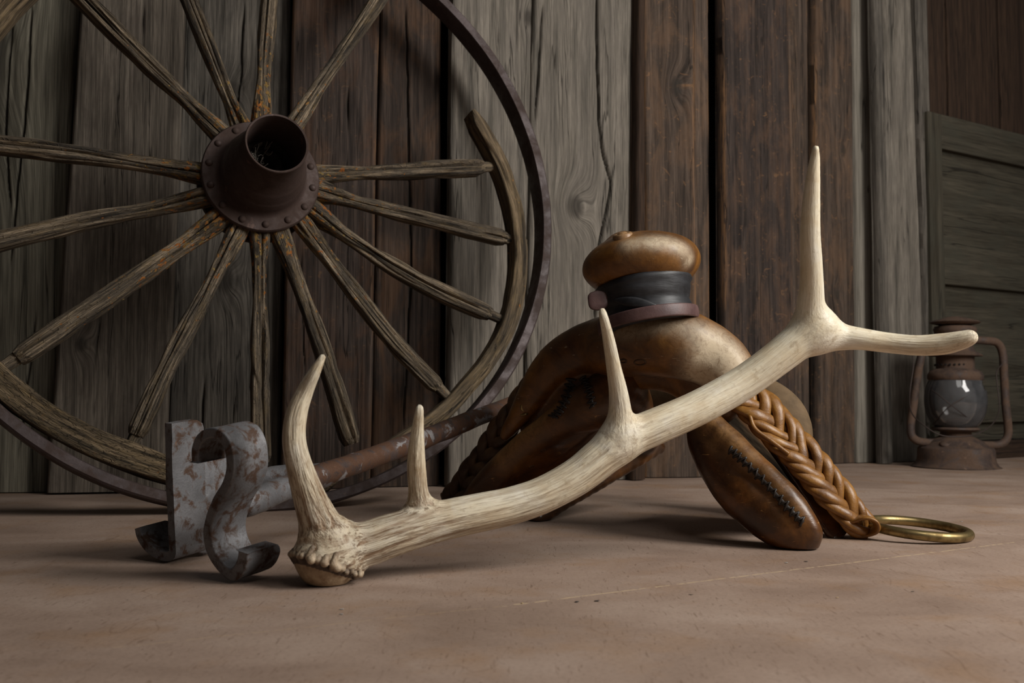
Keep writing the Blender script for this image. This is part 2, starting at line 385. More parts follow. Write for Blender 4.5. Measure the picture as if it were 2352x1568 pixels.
def floor_mat():
    t = NT('scuffed brown hardboard', Roughness=.62, Specular_IOR_Level=.28)
    o = t.obj()
    a = t.noise(t.mapv(o, (5, 7, 1)), 1, 6, .6, .4)
    c = t.ramp(a, [(.3, (.27, .188, .142)), (.5, (.34, .244, .188)), (.7, (.41, .31, .247))])
    b = t.noise(t.mapv(o, (9, 9, 1), (3, 1, 0)), 1, 4, .6)
    c = t.mix(t.ramp(b, [(.52, 0), (.70, .6)]), c, (.315, .190, .108))
    f = t.noise(t.mapv(o, (230, 420, 1)), 1, 4, .75)
    c = t.mix(.6, c, t.ramp(f, [(.3, .5), (.48, .97), (.7, 1.1)]), 'MULTIPLY')
    f2 = t.noise(t.mapv(o, (70, 900, 1), (1, 5, 0)), 1, 2, .6, .6)
    c = t.mix(t.ramp(f2, [(.64, 0), (.74, .45)]), c, (.10, .06, .035))
    for q_, sc_v, rt in ((0, (330, 42, 1), .5), (1, (300, 38, 1), -.9), (2, (360, 50, 1), 1.6)):
        mp = t.n('ShaderNodeMapping'); mp.inputs['Rotation'].default_value = (0, 0, rt); mp.inputs['Scale'].default_value = sc_v; mp.inputs['Location'].default_value = (q_ * 7, 0, 0); t.l(o, mp.inputs['Vector'])
        fb_ = t.noise(mp.outputs[0], 1, 2, .5, .8)
        c = t.mix(t.ramp(fb_, [(.66, 0), (.74, .5)]), c, (.13, .075, .045))
    # thin curved scratches
    w1 = t.noise(t.mapv(o, (11, 4, 1), (2, 2, 0)), 1, 2, .5)
    s1 = t.ramp(t.math('ABSOLUTE', t.math('SUBTRACT', w1, .5)), [(0, 1), (.0035, 0)])
    s1 = t.math('MULTIPLY', s1, t.ramp(b, [(.5, 0), (.6, 1)]))
    c = t.mix(t.math('MULTIPLY', s1, .35), c, (.11, .055, .025))
    # long scored line across the sheet (pale, crumbly)
    x = t.n('ShaderNodeSeparateXYZ'); t.l(o, x.inputs[0])
    wob = t.math('MULTIPLY', t.math('SUBTRACT', t.noise(o, 25, 3), .5), .006)
    p0 = floor_pt(250, 1487); p1 = floor_pt(1180, 1388); p2 = floor_pt(2230, 1255)
    d = (p2 - p1) / (p2 - p1)[0]
    def line(q0, q1, wid, amt, col, c, msk=None):
        k = (q1[1] - q0[1]) / (q1[0] - q0[0]); off = q0[1] - k * q0[0]
        e = t.math('ABSOLUTE', t.math('ADD', t.math('SUBTRACT', x.outputs[1], t.math('MULTIPLY_ADD', x.outputs[0], k, off)), wob))
        m = t.math('LESS_THAN', e, wid)
        m = t.math('MULTIPLY', m, t.math('MULTIPLY', t.math('GREATER_THAN', x.outputs[0], float(min(q0[0], q1[0]))), t.math('LESS_THAN', x.outputs[0], float(max(q0[0], q1[0])))))
        m = t.math('MULTIPLY', m, amt)
        if msk is not None: m = t.math('MULTIPLY', m, msk)
        return t.mix(m, c, col), m
    br = t.ramp(t.noise(o, 90, 3), [(.42, 0), (.5, 1)])
    c, m1 = line(floor_pt(1150, 1392), floor_pt(2330, 1245), .0021, .85, (.50, .37, .24), c, br)
    c, m1 = line(floor_pt(260, 1487), floor_pt(1150, 1392), .0014, .40, (.46, .33, .20), c, br)
    c, m2 = line(floor_pt(1900, 1290), floor_pt(2420, 1368), .0007, .6, (.08, .05, .035), c)
    c, m3 = line(floor_pt(2130, 1206), floor_pt(2420, 1238), .0007, .7, (.06, .04, .03), c)
    sp = t.vor(t.mapv(o, (45, 45, 1)), 1)
    c = t.mix(t.ramp(sp, [(.03, .8), (.06, 0)]), c, (.07, .04, .025))
    h = t.math('ADD', f, t.math('MULTIPLY', a, .6))
    return t.out(c, t.bump(h, .5, .0006), t.ramp(a, [(.3, .5), (.7, .7)]))
M['floor'] = floor_mat()

def iron(name, base, rust, amt, rough=.55, met=.35, scale=60, light=None):
    t = NT(name, Metallic=met, Roughness=rough, Specular_IOR_Level=.4)
    o = t.obj()
    a = t.noise(o, scale, 6, .65, .4); b = t.noise(o, scale * .3, 4, .6)
    c = t.mix(t.ramp(b, [(.35, 0), (.65, 1)]), tuple(x * .62 for x in base), base)
    c = t.mix(t.ramp(a, [(.5 - amt * .18, 0), (.62 - amt * .18, 1)]), c, rust)
    e = t.noise(o, scale * 2.2, 4, .6)
    c = t.mix(t.ramp(e, [(.66, 0), (.72, .8)]), c, tuple(min(1, x * 2.2) for x in rust))
    if light: c = t.mix(t.ramp(t.noise(o, scale * .55, 5, .6, .5), [(.58, 0), (.63, .85)]), c, light)
    g = t.noise(o, scale * 8, 4, .7)
    c = t.mix(.35, c, t.ramp(g, [(.3, .5), (.6, 1)]), 'MULTIPLY')
    h = t.math('ADD', t.math('MULTIPLY', a, .8), t.math('MULTIPLY', g, .45))
    return t.out(c, t.bump(h, .7, .0011), t.ramp(a, [(.4, rough - .08), (.6, min(1, rough + .25))]))
M['tire'] = iron('rusted purple-brown tire iron', (.085, .062, .060), (.060, .040, .034), .3, .6, .25, 22)
M['hub'] = iron('rusted brown hub iron', (.088, .058, .050), (.062, .038, .030), .4, .62, .25, 18)
M['brand'] = iron('grey forged iron with rust', (.225, .222, .228), (.095, .055, .037), .08, .52, .35, 70)
M['handle'] = iron('rusty branding handle iron', (.115, .082, .072), (.115, .058, .034), .5, .58, .35, 55, light=(.30, .29, .29))
M['lantern'] = iron('rusted lantern tin', (.080, .054, .044), (.105, .064, .043), .45, .7, .15, 24)
M['wire'] = NT('dark thin wire', Base_Color=(.05, .035, .03, 1), Roughness=.6, Metallic=.5).m
def brass():
    t = NT('tarnished brass', Metallic=.9, Roughness=.38)
    a = t.noise(t.obj(), 60, 5, .6, .3)
    return t.out(t.ramp(a, [(.35, (.16, .11, .045)), (.6, (.36, .27, .12))]), None, t.ramp(a, [(.35, .5), (.65, .32)]))
M['brass'] = brass()

def rawhide(name, dark, mid, hot, pale, rough=.40, scale=16, seed=0, coat=.15):
    t = NT(name, Roughness=rough, Specular_IOR_Level=.45, Coat_Weight=coat, Coat_Roughness=.22)
    o = t.mapv(t.obj(), (1, 1, 1), (seed, 0, seed))
    a = t.noise(o, scale, 6, .6, .7); b = t.noise(o, scale * 2.6, 5, .65, .5)
    c = t.ramp(a, [(.28, dark), (.5, mid), (.72, hot)])
    c = t.mix(t.ramp(b, [(.45, 0), (.75, .6)]), c, dark)
    w = t.attr('wear', 'Fac')  # pale worn patches on fork and horn; painted highlights on the bars
    wn = t.noise(o, scale * 7, 6, .75, 1.2)
    wm = t.math('MULTIPLY', w, t.ramp(wn, [(.3, .35), (.55, 1.0)]))
    c = t.mix(wm, c, pale)
    d = t.math('MAXIMUM', t.math('MULTIPLY', w, -1.0), 0.0)
    c = t.mix(d, c, tuple(x * .35 for x in dark))
    sc = t.noise(t.mapv(o, (60, 60, 220)), 1, 4, .6, 1.0)
    c = t.mix(t.ramp(sc, [(.66, 0), (.72, .5)]), c, pale)
    h = t.math('ADD', t.math('MULTIPLY', b, 1.0), t.math('MULTIPLY', sc, .25))
    return t.out(c, t.bump(h, .5, .0016), t.ramp(wm, [(0, rough), (1, .85)]))
M['hide'] = rawhide('aged rawhide', (.045, .018, .006), (.165, .066, .012), (.31, .135, .024), (.60, .49, .34))
M['hide_dark'] = rawhide('dark aged rawhide', (.022, .009, .004), (.070, .027, .008), (.20, .075, .016), (.52, .27, .09), rough=.3, seed=3)
M['hide_tan'] = rawhide('dry tan leather', (.095, .060, .028), (.165, .105, .052), (.20, .13, .068), (.22, .15, .08), rough=.8, seed=5, coat=0)
M['braid'] = rawhide('braided golden rawhide', (.12, .048, .010), (.26, .115, .022), (.36, .18, .038), (.38, .25, .1), rough=.42, scale=30, seed=2, coat=.12)
M['braid_dark'] = rawhide('braided brown rawhide', (.035, .017, .008), (.075, .035, .012), (.12, .055, .018), (.2, .1, .04), rough=.5, scale=30, seed=2)
def rubber():
    t = NT('black rubber wrap', Base_Color=(.018, .018, .020, 1), Roughness=.5)
    a = t.noise(t.obj(), 40, 4)
    return t.out(t.ramp(a, [(.35, (.012, .012, .013)), (.7, (.035, .035, .039))]), t.bump(t.noise(t.mapv(t.obj(), (30, 30, 260)), 1, 3), .4, .001))
M['rubber'] = rubber()
def strap():
    t = NT('burgundy leather strap', Roughness=.5)
    a = t.noise(t.obj(), 50, 5)
    return t.out(t.ramp(a, [(.35, (.075, .036, .034)), (.65, (.135, .075, .068))]), t.bump(t.noise(t.obj(), 500, 3), .3, .0005))
M['strap'] = strap()
M['thong'] = NT('dark lacing thong', Base_Color=(.022, .015, .011, 1), Roughness=.45).m

def antler_mat():
    t = NT('weathered antler', Roughness=.42, Specular_IOR_Level=.4)
    gc = t.attr('gc'); w = t.attr('wear', 'Fac')     # wear = browner, more grooved near the base, plus painted shade under the beam
    fd = t.attr('fade', 'Fac'); o = t.obj()
    def fl(a, b): return t.math('ADD', t.math('MULTIPLY', a, fd), t.math('MULTIPLY', b, t.math('SUBTRACT', 1.0, fd)))
    g = fl(t.noise(t.mapv(gc, (8, 170, 170)), 1, 5, .62, .4), t.noise(o, 60, 5, .62, .4))
    f = fl(t.noise(t.mapv(gc, (34, 520, 520)), 1, 4, .65, .3), t.noise(o, 260, 4, .6))
    p = t.noise(t.mapv(o, (24, 24, 30), (3, 1, 2)), 1, 5, .65, .5)
    c = t.ramp(p, [(.3, (.72, .60, .41)), (.5, (.81, .73, .55)), (.7, (.86, .81, .68))])
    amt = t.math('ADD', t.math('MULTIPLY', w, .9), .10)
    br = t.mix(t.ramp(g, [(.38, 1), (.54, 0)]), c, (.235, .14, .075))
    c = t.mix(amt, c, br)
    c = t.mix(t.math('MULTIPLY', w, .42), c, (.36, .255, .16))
    sp = t.ramp(f, [(.52, 0), (.62, 1)])
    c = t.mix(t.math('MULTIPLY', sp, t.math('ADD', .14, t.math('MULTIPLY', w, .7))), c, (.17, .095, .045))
    st = t.ramp(t.noise(t.mapv(o, (70, 70, 70), (8, 8, 1)), 1, 5, .7), [(.58, 0), (.70, .5)])
    c = t.mix(st, c, (.30, .20, .10))
    h = t.math('ADD', t.math('MULTIPLY', t.math('MULTIPLY', g, t.math('MULTIPLY_ADD', fd, .7, .3)), t.math('MULTIPLY_ADD', w, 2.0, .15)), t.math('MULTIPLY', f, .15))
    return t.out(c, t.bump(h, .9, .0032), t.ramp(w, [(0, .36), (1, .62)]))
M['antler'] = antler_mat()
def burr_mat():
    t = NT('knobbly antler burr', Roughness=.6)
    o = t.obj(); a = t.noise(o, 130, 5, .6)
    w = t.attr('wear', 'Fac')
    c = t.ramp(a, [(.35, (.26, .175, .105)), (.6, (.52, .41, .28))])
    c = t.mix(t.attr('fade', 'Fac'), (.075, .048, .030), c)
    c = t.mix(w, c, t.ramp(a, [(.35, (.30, .20, .115)), (.62, (.47, .35, .22))]))
    return t.out(c, t.bump(t.noise(o, 260, 5, .65), .8, .0014))
M['burr'] = burr_mat()
def glass_mat():
    t = NT('dusty lantern glass', Roughness=.06)
    t.t.nodes.remove(t.b)
    gl = t.n('ShaderNodeBsdfGlossy'); gl.inputs['Roughness'].default_value = .06
    tr = t.n('ShaderNodeBsdfTransparent'); tr.inputs[0].default_value = (.80, .80, .80, 1)
    df = t.n('ShaderNodeBsdfDiffuse'); df.inputs[0].default_value = (.26, .26, .27, 1)
    m1 = t.n('ShaderNodeMixShader'); m2 = t.n('ShaderNodeMixShader'); fr = t.n('ShaderNodeFresnel'); fr.inputs[0].default_value = 1.5
    d = t.ramp(t.noise(t.obj(), 25, 5, .6), [(.3, .12), (.7, .28)])
    t.l(d, m1.inputs[0]); t.l(tr.outputs[0], m1.inputs[1]); t.l(df.outputs[0], m1.inputs[2])
    t.l(fr.outputs[0], m2.inputs[0]); t.l(m1.outputs[0], m2.inputs[1]); t.l(gl.outputs[0], m2.inputs[2])
    t.l(m2.outputs[0], t.t.nodes['Material Output'].inputs[0])
    return t.m
M['glass'] = glass_mat()

# ------------------------------------------------------------------ floor
V, Fc = box((0.4, 1.4, -.02), np.eye(3), (3.6, 2.6, .02))
tag(mesh('floor', V, Fc, M['floor'], smooth=False), 'scuffed brown hardboard floor with a long scored line', kind='structure')

# ------------------------------------------------------------------ back wall: rough boards standing side by side
wall = empty('wall_back', (0, 2.1, 0)); tag(wall, 'wall of weathered vertical barn boards in grey and brown', kind='structure')
UP = np.array([0, 0, 1.])
def board(bl, br, tl, tr, mat, thick=.022, back=0.0, lift=.002, cracks=(), knots=(), seed=0, wob=.0015, name='plank', top=1.6, fl=None, cup=0.0, parent=None):
    """bl, br: pixels of the bottom corners where they meet the floor (y gives the depth); tl, tr: x of the edges at the top of the frame (y=0)"""
    a = floor_pt(*bl); b = floor_pt(*br); u = nrm(b - a); n = nrm(np.cross(u, UP)); n = n if n[1] < 0 else -n
    a = a - n * back; b = b - n * back
    W = np.linalg.norm(b - a)
    tA = on_plane(tl, 0, a, n) - a; tB = on_plane(tr, 0, a, n) - a
    kA = np.dot(tA, u) / tA[2]; kB = (np.dot(tB, u) - W) / tB[2]
    nx = max(10, int(W / .0022)); nz = int(top / .008)
    X, Z = np.meshgrid(np.linspace(0, 1, nx), np.linspace(lift, top, nz), indexing='ij')
    e0 = kA * Z + wob * 2 * fbm(np.stack([Z * 5, Z * 0 + seed, Z * 0], -1), seed); e1 = W + kB * Z + wob * 2 * fbm(np.stack([Z * 5, Z * 0 + seed + 9, Z * 0], -1), seed)
    U = e0 + (e1 - e0) * X
    D = .0012 * fbm(np.stack([U * 160, Z * 5, Z * 0 + seed], -1), seed, 3) + .002 * fbm(np.stack([U * 14, Z * 3, Z * 0], -1), seed + 5, 2)
    D += cup * (1 - (2 * X - 1) ** 2)
    edge = np.minimum(X, 1 - X) * W; D -= .005 * np.exp(-(edge / .003) ** 2)
    wear = np.zeros_like(D); gx = U.copy()
    for pts, wd, dp in cracks:
        q = [on_plane(px, py, a, n) - a for px, py in pts]
        zs = np.array([v[2] for v in q]); us = np.array([np.dot(v, u) for v in q]); o = np.argsort(zs)
        uc = np.interp(Z, zs[o], us[o]) + .0015 * fbm(np.stack([Z * 30, Z * 0, Z * 0 + seed], -1), seed + 3, 2)
        ins = ((Z > zs.min()) & (Z < zs.max())).astype(float)
        tp = np.clip(np.minimum(Z - zs.min(), zs.max() - Z) / .05, 0, 1) * ins
        gk = np.exp(-((U - uc) / wd) ** 2) * tp
        D -= dp * gk; wear = np.maximum(wear, gk * .9)
    for px, py, sx, sz, A in knots:
        q = on_plane(px, py, a, n) - a; ku, kz = np.dot(q, u), q[2]
        d2 = ((U - ku) / sx) ** 2 + ((Z - kz) / sz) ** 2
        gx = gx + A * np.exp(-d2 * .35); wear = np.maximum(wear, .75 * np.clip(1.25 - d2 * 1.1, 0, 1)); D += .002 * np.exp(-d2) - .002 * np.exp(-(d2 - 1.2) ** 2 * 8)
    Vf = a + U[..., None] * u + Z[..., None] * UP + D[..., None] * n
    G = np.stack([Z, gx, D * 0 + seed * .37], -1)
    Vb = a + U[..., None] * u + Z[..., None] * UP - thick * n
    nv = nx * nz; Vall = np.vstack([Vf.reshape(-1, 3), Vb.reshape(-1, 3)])
    Gb = np.stack([Z, gx, D * 0 + seed * .37 - thick], -1)
    Gall = np.vstack([G.reshape(-1, 3), Gb.reshape(-1, 3)]); Wall = np.concatenate([wear.ravel(), wear.ravel() * 0])
    Fc = []
    ii, jj = np.meshgrid(np.arange(nx - 1), np.arange(nz - 1), indexing='ij'); v0 = (ii * nz + jj).ravel()
    Q = np.stack([v0, v0 + nz, v0 + nz + 1, v0 + 1], -1); Fc = [tuple(r) for r in Q.tolist()]
    for j in range(nz - 1):
        Fc.append((j, j + 1, nv + j + 1, nv + j)); k = (nx - 1) * nz + j; Fc.append((k + 1, k, nv + k, nv + k + 1))
    for i in range(nx - 1):
        Fc.append((i * nz + nz - 1, (i + 1) * nz + nz - 1, nv + (i + 1) * nz + nz - 1, nv + i * nz + nz - 1)); Fc.append(((i + 1) * nz, i * nz, nv + i * nz, nv + (i + 1) * nz))
    Fc.append((nv, nv + nz - 1, nv + nx * nz - 1, nv + (nx - 1) * nz))
    Ed = np.exp(-(edge / .005) ** 2) * (np.clip(fbm(np.stack([Z * 4, X * 3, Z * 0 + seed], -1), seed + 8, 2) * 3 + .5, 0, 1))
    return mesh(name, Vall, Fc, mat, parent or wall, gc=Gall, wear=Wall, sharp=50, extra={'edge': np.concatenate([Ed.ravel(), Ed.ravel() * 0])})
b = board
b((-700, 1140), (-250, 1133), -560, -150, M['b_slate'], seed=30)
b((-245, 1138), (112, 1134), -140, 186, M['b_green'], seed=1, back=.02, knots=[(-40, 150, .05, .12, .06)],
  cracks=[([(30, 40), (20, 150), (10, 300), (25, 500)], .002, .008), ([(75, 0), (62, 200), (22, 620)], .002, .009), ([(85, 700), (40, 1050)], .002, .006)])
b((105, 1137), (378, 1132), 188, 425, M['b_taupe'], seed=2, lift=.004, knots=[(188, 790, .012, .016, .022)],
  cracks=[([(212, 920), (214, 945), (210, 960)], .003, .008), ([(330, 0), (326, 100)], .002, .007), ([(235, 690), (220, 800), (215, 880)], .0014, .004)])
b((376, 1128), (640, 1123), 423, 668, M['b_slate'], seed=3, back=.008, knots=[(540, 205, .013, .02, .022), (520, 640, .016, .03, .03)],
  cracks=[([(560, 0), (553, 180), (535, 300)], .0018, .008), ([(470, 860), (455, 1110)], .002, .008), ([(545, 880), (530, 1000)], .0016, .005), ([(600, 0), (612, 200)], .0014, .005)])
b((642, 1126), (852, 1121), 674, 872, M['b_dark'], seed=4, cracks=[([(800, 180), (798, 320)], .002, .007), ([(690, 560), (700, 900)], .0015, .005)])
b((854, 1121), (1012, 1117), 874, 1014, M['b_dark2'], seed=5, back=.006, cracks=[([(932, 0), (940, 400), (945, 620), (925, 1000)], .0018, .008)])
b((1032, 1120), (1200, 1112), 1042, 1224, M['b_grey'], seed=6, lift=.003, cracks=[([(1145, 60), (1141, 120)], .0018, .006), ([(1191, 185), (1190, 205)], .0022, .006), ([(1225, 830), (1205, 900), (1190, 960)], .002, .008)],
  knots=[(1213, 40, .01, .02, .012)])
b((1202, 1111), (1468, 1101), 1226, 1468, M['b_grey'], seed=7, knots=[(1322, 474, .022, .029, .05)],
  cracks=[([(1372, -40), (1372, 140), (1376, 280), (1388, 360), (1403, 420), (1396, 470), (1378, 560), (1365, 760)], .0024, .014), ([(1247, 0), (1240, 120), (1228, 290)], .002, .009), ([(1276, 100), (1272, 180)], .002, .006)])
b((1470, 1106), (1500, 1104), 1468, 1482, M['b_red'], seed=17, back=.018)
b((1482, 1098), (1606, 1097), 1478, 1592, M['b_brown'], seed=8, thick=.028, knots=[(1555, 200, .015, .026, .03)], cracks=[([(1592, 440), (1590, 490)], .002, .006)])
b((1606, 1098), (1645, 1096), 1590, 1628, M['b_brown'], seed=9, back=.012, cracks=[([(1625, 0), (1640, 180)], .0014, .004)])
b((1668, 1088), (1832, 1079), 1662, 1812, M['b_char'], seed=10, thick=.028, cracks=[([(1772, 430), (1770, 460)], .003, .004)])
b((1832, 1080), (1872, 1076), 1812, 1856, M['b_brown'], seed=11, back=.012)
b((1882, 1067), (1972, 1063), 1872, 1962, M['b_brown'], seed=12, thick=.028, knots=[(1936, 345, .011, .02, .015), (1922, 675, .010, .02, .012)])
b((1972, 1064), (2036, 1061), 1962, 2012, M['b_pale'], seed=13, thick=.028, knots=[(1994, 435, .006, .007, .004)])
b((2037, 1067), (2062, 1066), 2010, 2030, M['b_slate'], seed=14, back=.012)
b((2040, 1062), (2135, 1059), 2030, 2100, M['b_grey'], seed=15, thick=.02)
b((2140, 1060), (2158, 1059), 2106, 2132, M['b_slate'], seed=16, thick=.02)
# dark space behind the boards
pts = [floor_pt(-900, 1138), floor_pt(640, 1116), floor_pt(1470, 1092), floor_pt(1880, 1064), floor_pt(2160, 1053)]
mb = MB()
for p, q in zip(pts[:-1], pts[1:]):
    u = nrm(q - p); n = nrm(np.cross(u, UP)); n = n if n[1] < 0 else -n
    mb.add(*box((p + q) / 2 - n * .05 + UP * .84, (u, n, UP), (np.linalg.norm(q - p) / 2 + .03, .008, .84)))
o = mb.build('backing_panel', M['void'], wall, smooth=False)
# small nail heads
nm = iron('grey nail iron', (.16, .16, .165), (.08, .06, .05), .2, .5, .5, 200)
def nail(px, py, Y, r=.0035):
    c = P(px, py, Y); V, Fc = ball(c, (r, r * .5, r)); mesh('nail_head', V, Fc, nm, wall)

# ------------------------------------------------------------------ right-hand wall: old panelled door with planks above
A0 = floor_pt(2150, 1060); du = nrm([.84, .54, 0]); dn = nrm([.54, -.84, 0])
door = empty('door_1', A0 + du * .6); tag(door, 'old panelled door with horizontal rails at the right edge', kind='structure')
def slab(name, u0, u1, z0, z1, d0, d1, mat, seed=0, parent=door, vert=False, bev=.003):
    c = A0 + du * (u0 + u1) / 2 + dn * (d0 + d1) / 2 + UP * (z0 + z1) / 2
    V, Fc = box(c, (du, dn, UP), ((u1 - u0) / 2, (d1 - d0) / 2, (z1 - z0) / 2))
    q = V - A0; al, cz = (q @ du), q[:, 2]
    gc = np.stack([cz, al + seed, q @ dn], -1) if vert else np.stack([al, cz + seed, q @ dn], -1)
    return mesh(name, V, Fc, mat, parent, smooth=False, gc=gc, wear=np.zeros(8), bevel=bev)
slab('door_panel', 0, 1.4, .05, .94, -.03, -.012, M['door'], 1)
slab('stile', -.01, .05, .05, .94, -.02, .006, M['door'], 3, vert=True)
slab('rail', .05, 1.4, .845, .94, -.02, .006, M['door'], 4)
slab('rail', .05, 1.4, .475, .585, -.02, .006, M['door'], 5)
slab('rail', .05, 1.4, .10, .22, -.02, .006, M['door'], 6)
wr = empty('wall_right', A0 + du * .6); tag(wr, 'dark red-brown vertical planks above the old door', kind='structure')
for i in range(9):
    slab('plank', -.02 + i * .125, .1 + i * .125, .942, 2.0, -.034 + .003 * (i % 3), -.01 + .004 * (i % 2), M['b_red'], i * 1.7, wr, True)
slab('baseboard_right', 0.0, 1.4, .0, .048, -.02, .014, M['b_red'], 8, None)
bpy.data.objects['baseboard_right']['kind'] = 'structure'

# ------------------------------------------------------------------ wagon wheel leaning on the wall
WC = np.array([-.416, 1.618, .5262]); WN = nrm([.39917, -.89952, .17755]); WU = nrm([.914, .4056, 0]); WV = np.cross(WN, WU)
WV = WV if WV[2] > 0 else -WV
def wp(px, py, off=0.0): return on_plane(px, py, WC + WN * off, WN)
wheel = empty('wagon_wheel', WC - WV * .535)
tag(wheel, 'old wooden wagon wheel with rusty iron hub and tire, leaning against the board wall', 'wheel')
R0 = .535
th = np.linspace(0, 2 * np.pi, 240, endpoint=False)
prof = [(R0 - .0165, -.001), (R0 - .003, .0), (R0, -.003), (R0 + .0005, -.042), (R0 - .002, -.045), (R0 - .0155, -.045), (R0 - .0175, -.042), (R0 - .018, -.004)]
V = []; 
for a in th:
    e = .0008 * fbm(np.array([[math.cos(a) * 9, math.sin(a) * 9, 0]]), 3)[0]
    for r, d in prof: V.append(WC + (r + e) * (math.cos(a) * WU + math.sin(a) * WV) + d * WN)
k = len(prof); Fc = [(i * k + j, ((i + 1) % 240) * k + j, ((i + 1) % 240) * k + (j + 1) % k, i * k + (j + 1) % k) for i in range(240) for j in range(k)]
V = np.array(V); V[:, 2] = np.maximum(V[:, 2], .0005)
mesh('iron_tire', V, Fc, M['tire'], wheel, sharp=35)
def wnoise(seed, amp=.16, cr_=.25):
    def f(G):
        p = np.stack([G[..., 0] * 10, G[..., 1] * 90, G[..., 2] * 90 + seed], -1)
        n = fbm(p, seed, 3); q = np.stack([G[..., 0] * 6, G[..., 1] * 60, G[..., 2] * 60 + seed], -1)
        ck = np.exp(-(vn(q, seed + 7) / .13) ** 2)
        return 1 + amp * n - cr_ * ck * .6 - .10 * np.exp(-(vn(q * np.array([.5, .45, .45]) + 31, seed + 11) / .10) ** 2)
    return f
def spoke_noise(seed):
    base = wnoise(seed, .15, .22); rd = random.Random(seed); gr = [(rd.uniform(-.006, .006), rd.uniform(.0009, .0015), rd.uniform(.25, .42)) for _ in range(3)]
    def f(G):
        k = base(G)
        for q, (u0, wd, dp) in enumerate(gr):
            uc = u0 + .0045 * fbm(np.stack([G[..., 0] * 3.5, G[..., 0] * 0 + seed, G[..., 0] * 0 + q * 5], -1), seed + q, 2)
            on = np.clip(fbm(np.stack([G[..., 0] * 5, G[..., 0] * 0 + seed, G[..., 0] * 0 + q], -1), seed + 20, 2) * 4 + .9, 0, 1)
            k = k - dp * on * np.exp(-((G[..., 1] - uc) / wd) ** 2) * (G[..., 2] > 0)
        return k
    return f
# spokes: pixel path (hub -> rim), half width in pixels
SPK = [
 [(520, 318), (430, 235), (330, 140), (180, -15), (120, -80)], [(556, 300), (510, 190), (432, -5), (395, -100)], [(600, 285), (608, 140), (620, -10), (628, -110)],
 [(670, 290), (770, 145), (872, -5), (930, -95)], [(478, 402), (380, 385), (200, 357), (0, 335), (-95, 322), (-175, 310)], [(485, 448), (360, 478), (200, 508), (0, 555), (-90, 578), (-165, 598)],
 [(520, 495), (370, 600), (200, 715), (40, 822)], [(550, 525), (470, 680), (380, 850), (312, 1000)], [(595, 525), (596, 700), (597, 900), (600, 1062)],
 [(640, 525), (695, 680), (755, 850), (808, 1020)], [(695, 512), (790, 640), (905, 785), (1005, 890)], [(722, 485), (830, 565), (980, 655), (1125, 722)],
 [(735, 438), (860, 475), (1000, 510), (1160, 548)], [(722, 400), (860, 396), (980, 390), (1108, 384)]]
for i, s in enumerate(SPK):
    n = len(s); p = np.array([wp(x, y, .002 - .022 * j / (n - 1)) for j, (x, y) in enumerate(s)])
    p[0] += (WC - p[0]) * .12
    pp = cr(p, 150); L = np.linspace(0, 1, 150)
    r = .0148 + .0030 * np.exp(-(L / .15) ** 2) - .0035 * np.exp(-((L - .25) / .15) ** 2) + .0012 * fbm(np.stack([L * 6, L * 0 + i, L * 0], -1), i)
    r *= np.where(L > .965, 1 - (L - .965) * 7, 1)
    if i in (6,): r *= 1.12
    V, Fc, G = tube(pp, r, 96, ref=WN, r2=r * 1.12, power=3.0, noise=spoke_noise(i * 3 + 1))
    dist = np.linalg.norm(V - WC, axis=1); we = np.clip(1.35 - (dist - .06) / .2, 0.0, 1.2)
    if i in (2, 6): we += .35
    G[:, 0] += i * 3.1
    mesh('spoke', V, Fc, M['spoke'], wheel, gc=G, wear=we, sharp=60)
    # the thin tenon where the spoke met the rim
    if i in (6, 11, 12, 13, 10, 7):
        d = nrm(pp[-1] - pp[-8]); q = np.array([pp[-4] + d * t for t in np.linspace(0, .05, 12)])
        V, Fc, G = tube(q, np.linspace(.0105, .008, 12), 16, ref=WN, power=2.6, noise=wnoise(i + 70, .12)); G[:, 0] += i
        mesh('tenon', V, Fc, M['spoke'], wheel, gc=G, wear=np.zeros(len(V)) + .3)
# felloes (wooden rim pieces), pixel centre line
def felloe(pts, hr, hd, seed, off=-.020, frayed=True, mat='felloe'):
    n = len(pts); p = cr(np.array([wp(x, y, off) for x, y in pts]) if len(pts[0]) == 2 else np.array(pts), 110); L = np.linspace(0, 1, 110)
    r = hr * (1 + .06 * fbm(np.stack([L * 9, L * 0 + seed, L * 0], -1), seed))
    if frayed: r = r * np.clip(.35 + L * 14, 0, 1) * np.clip(.45 + (1 - L) * 12, 0, 1)
    V, Fc, G = tube(p, r, 44, ref=WN, r2=hd, power=4.5, noise=wnoise(seed, .13, .2)); G[:, 0] += seed
    mesh('felloe', V, Fc, M[mat], wheel, gc=G, wear=np.zeros(len(V)) + .35, sharp=60)
felloe([(1078, 262), (1110, 315), (1146, 385), (1170, 455), (1184, 525), (1188, 600), (1180, 680), (1158, 760), (1120, 828), (1070, 890), (1018, 945), (940, 1003), (860, 1050), (790, 1078)], .0145, .022, 21)
felloe([(768, 1100), (700, 1112), (600, 1108), (500, 1098), (400, 1080), (300, 1050), (200, 1010), (100, 955), (20, 897), (-60, 820)], .021, .021, 22, mat='felloe_checked')
felloe([(-60, 120), (15, 25), (70, -30), (150, -105), (260, -180)], .018, .022, 23)
def wang(q): return math.atan2(np.dot(q - WC, WV), np.dot(q - WC, WU)) % (2 * math.pi)
a1_, a0_ = wang(wp(-60, 820)), wang(wp(-60, 120))
felloe([WC - WN * .02 + .492 * (math.cos(a) * WU + math.sin(a) * WV) for a in np.linspace(a0_ + .03, a1_ - .03, 12)], .019, .0215, 24, frayed=False)
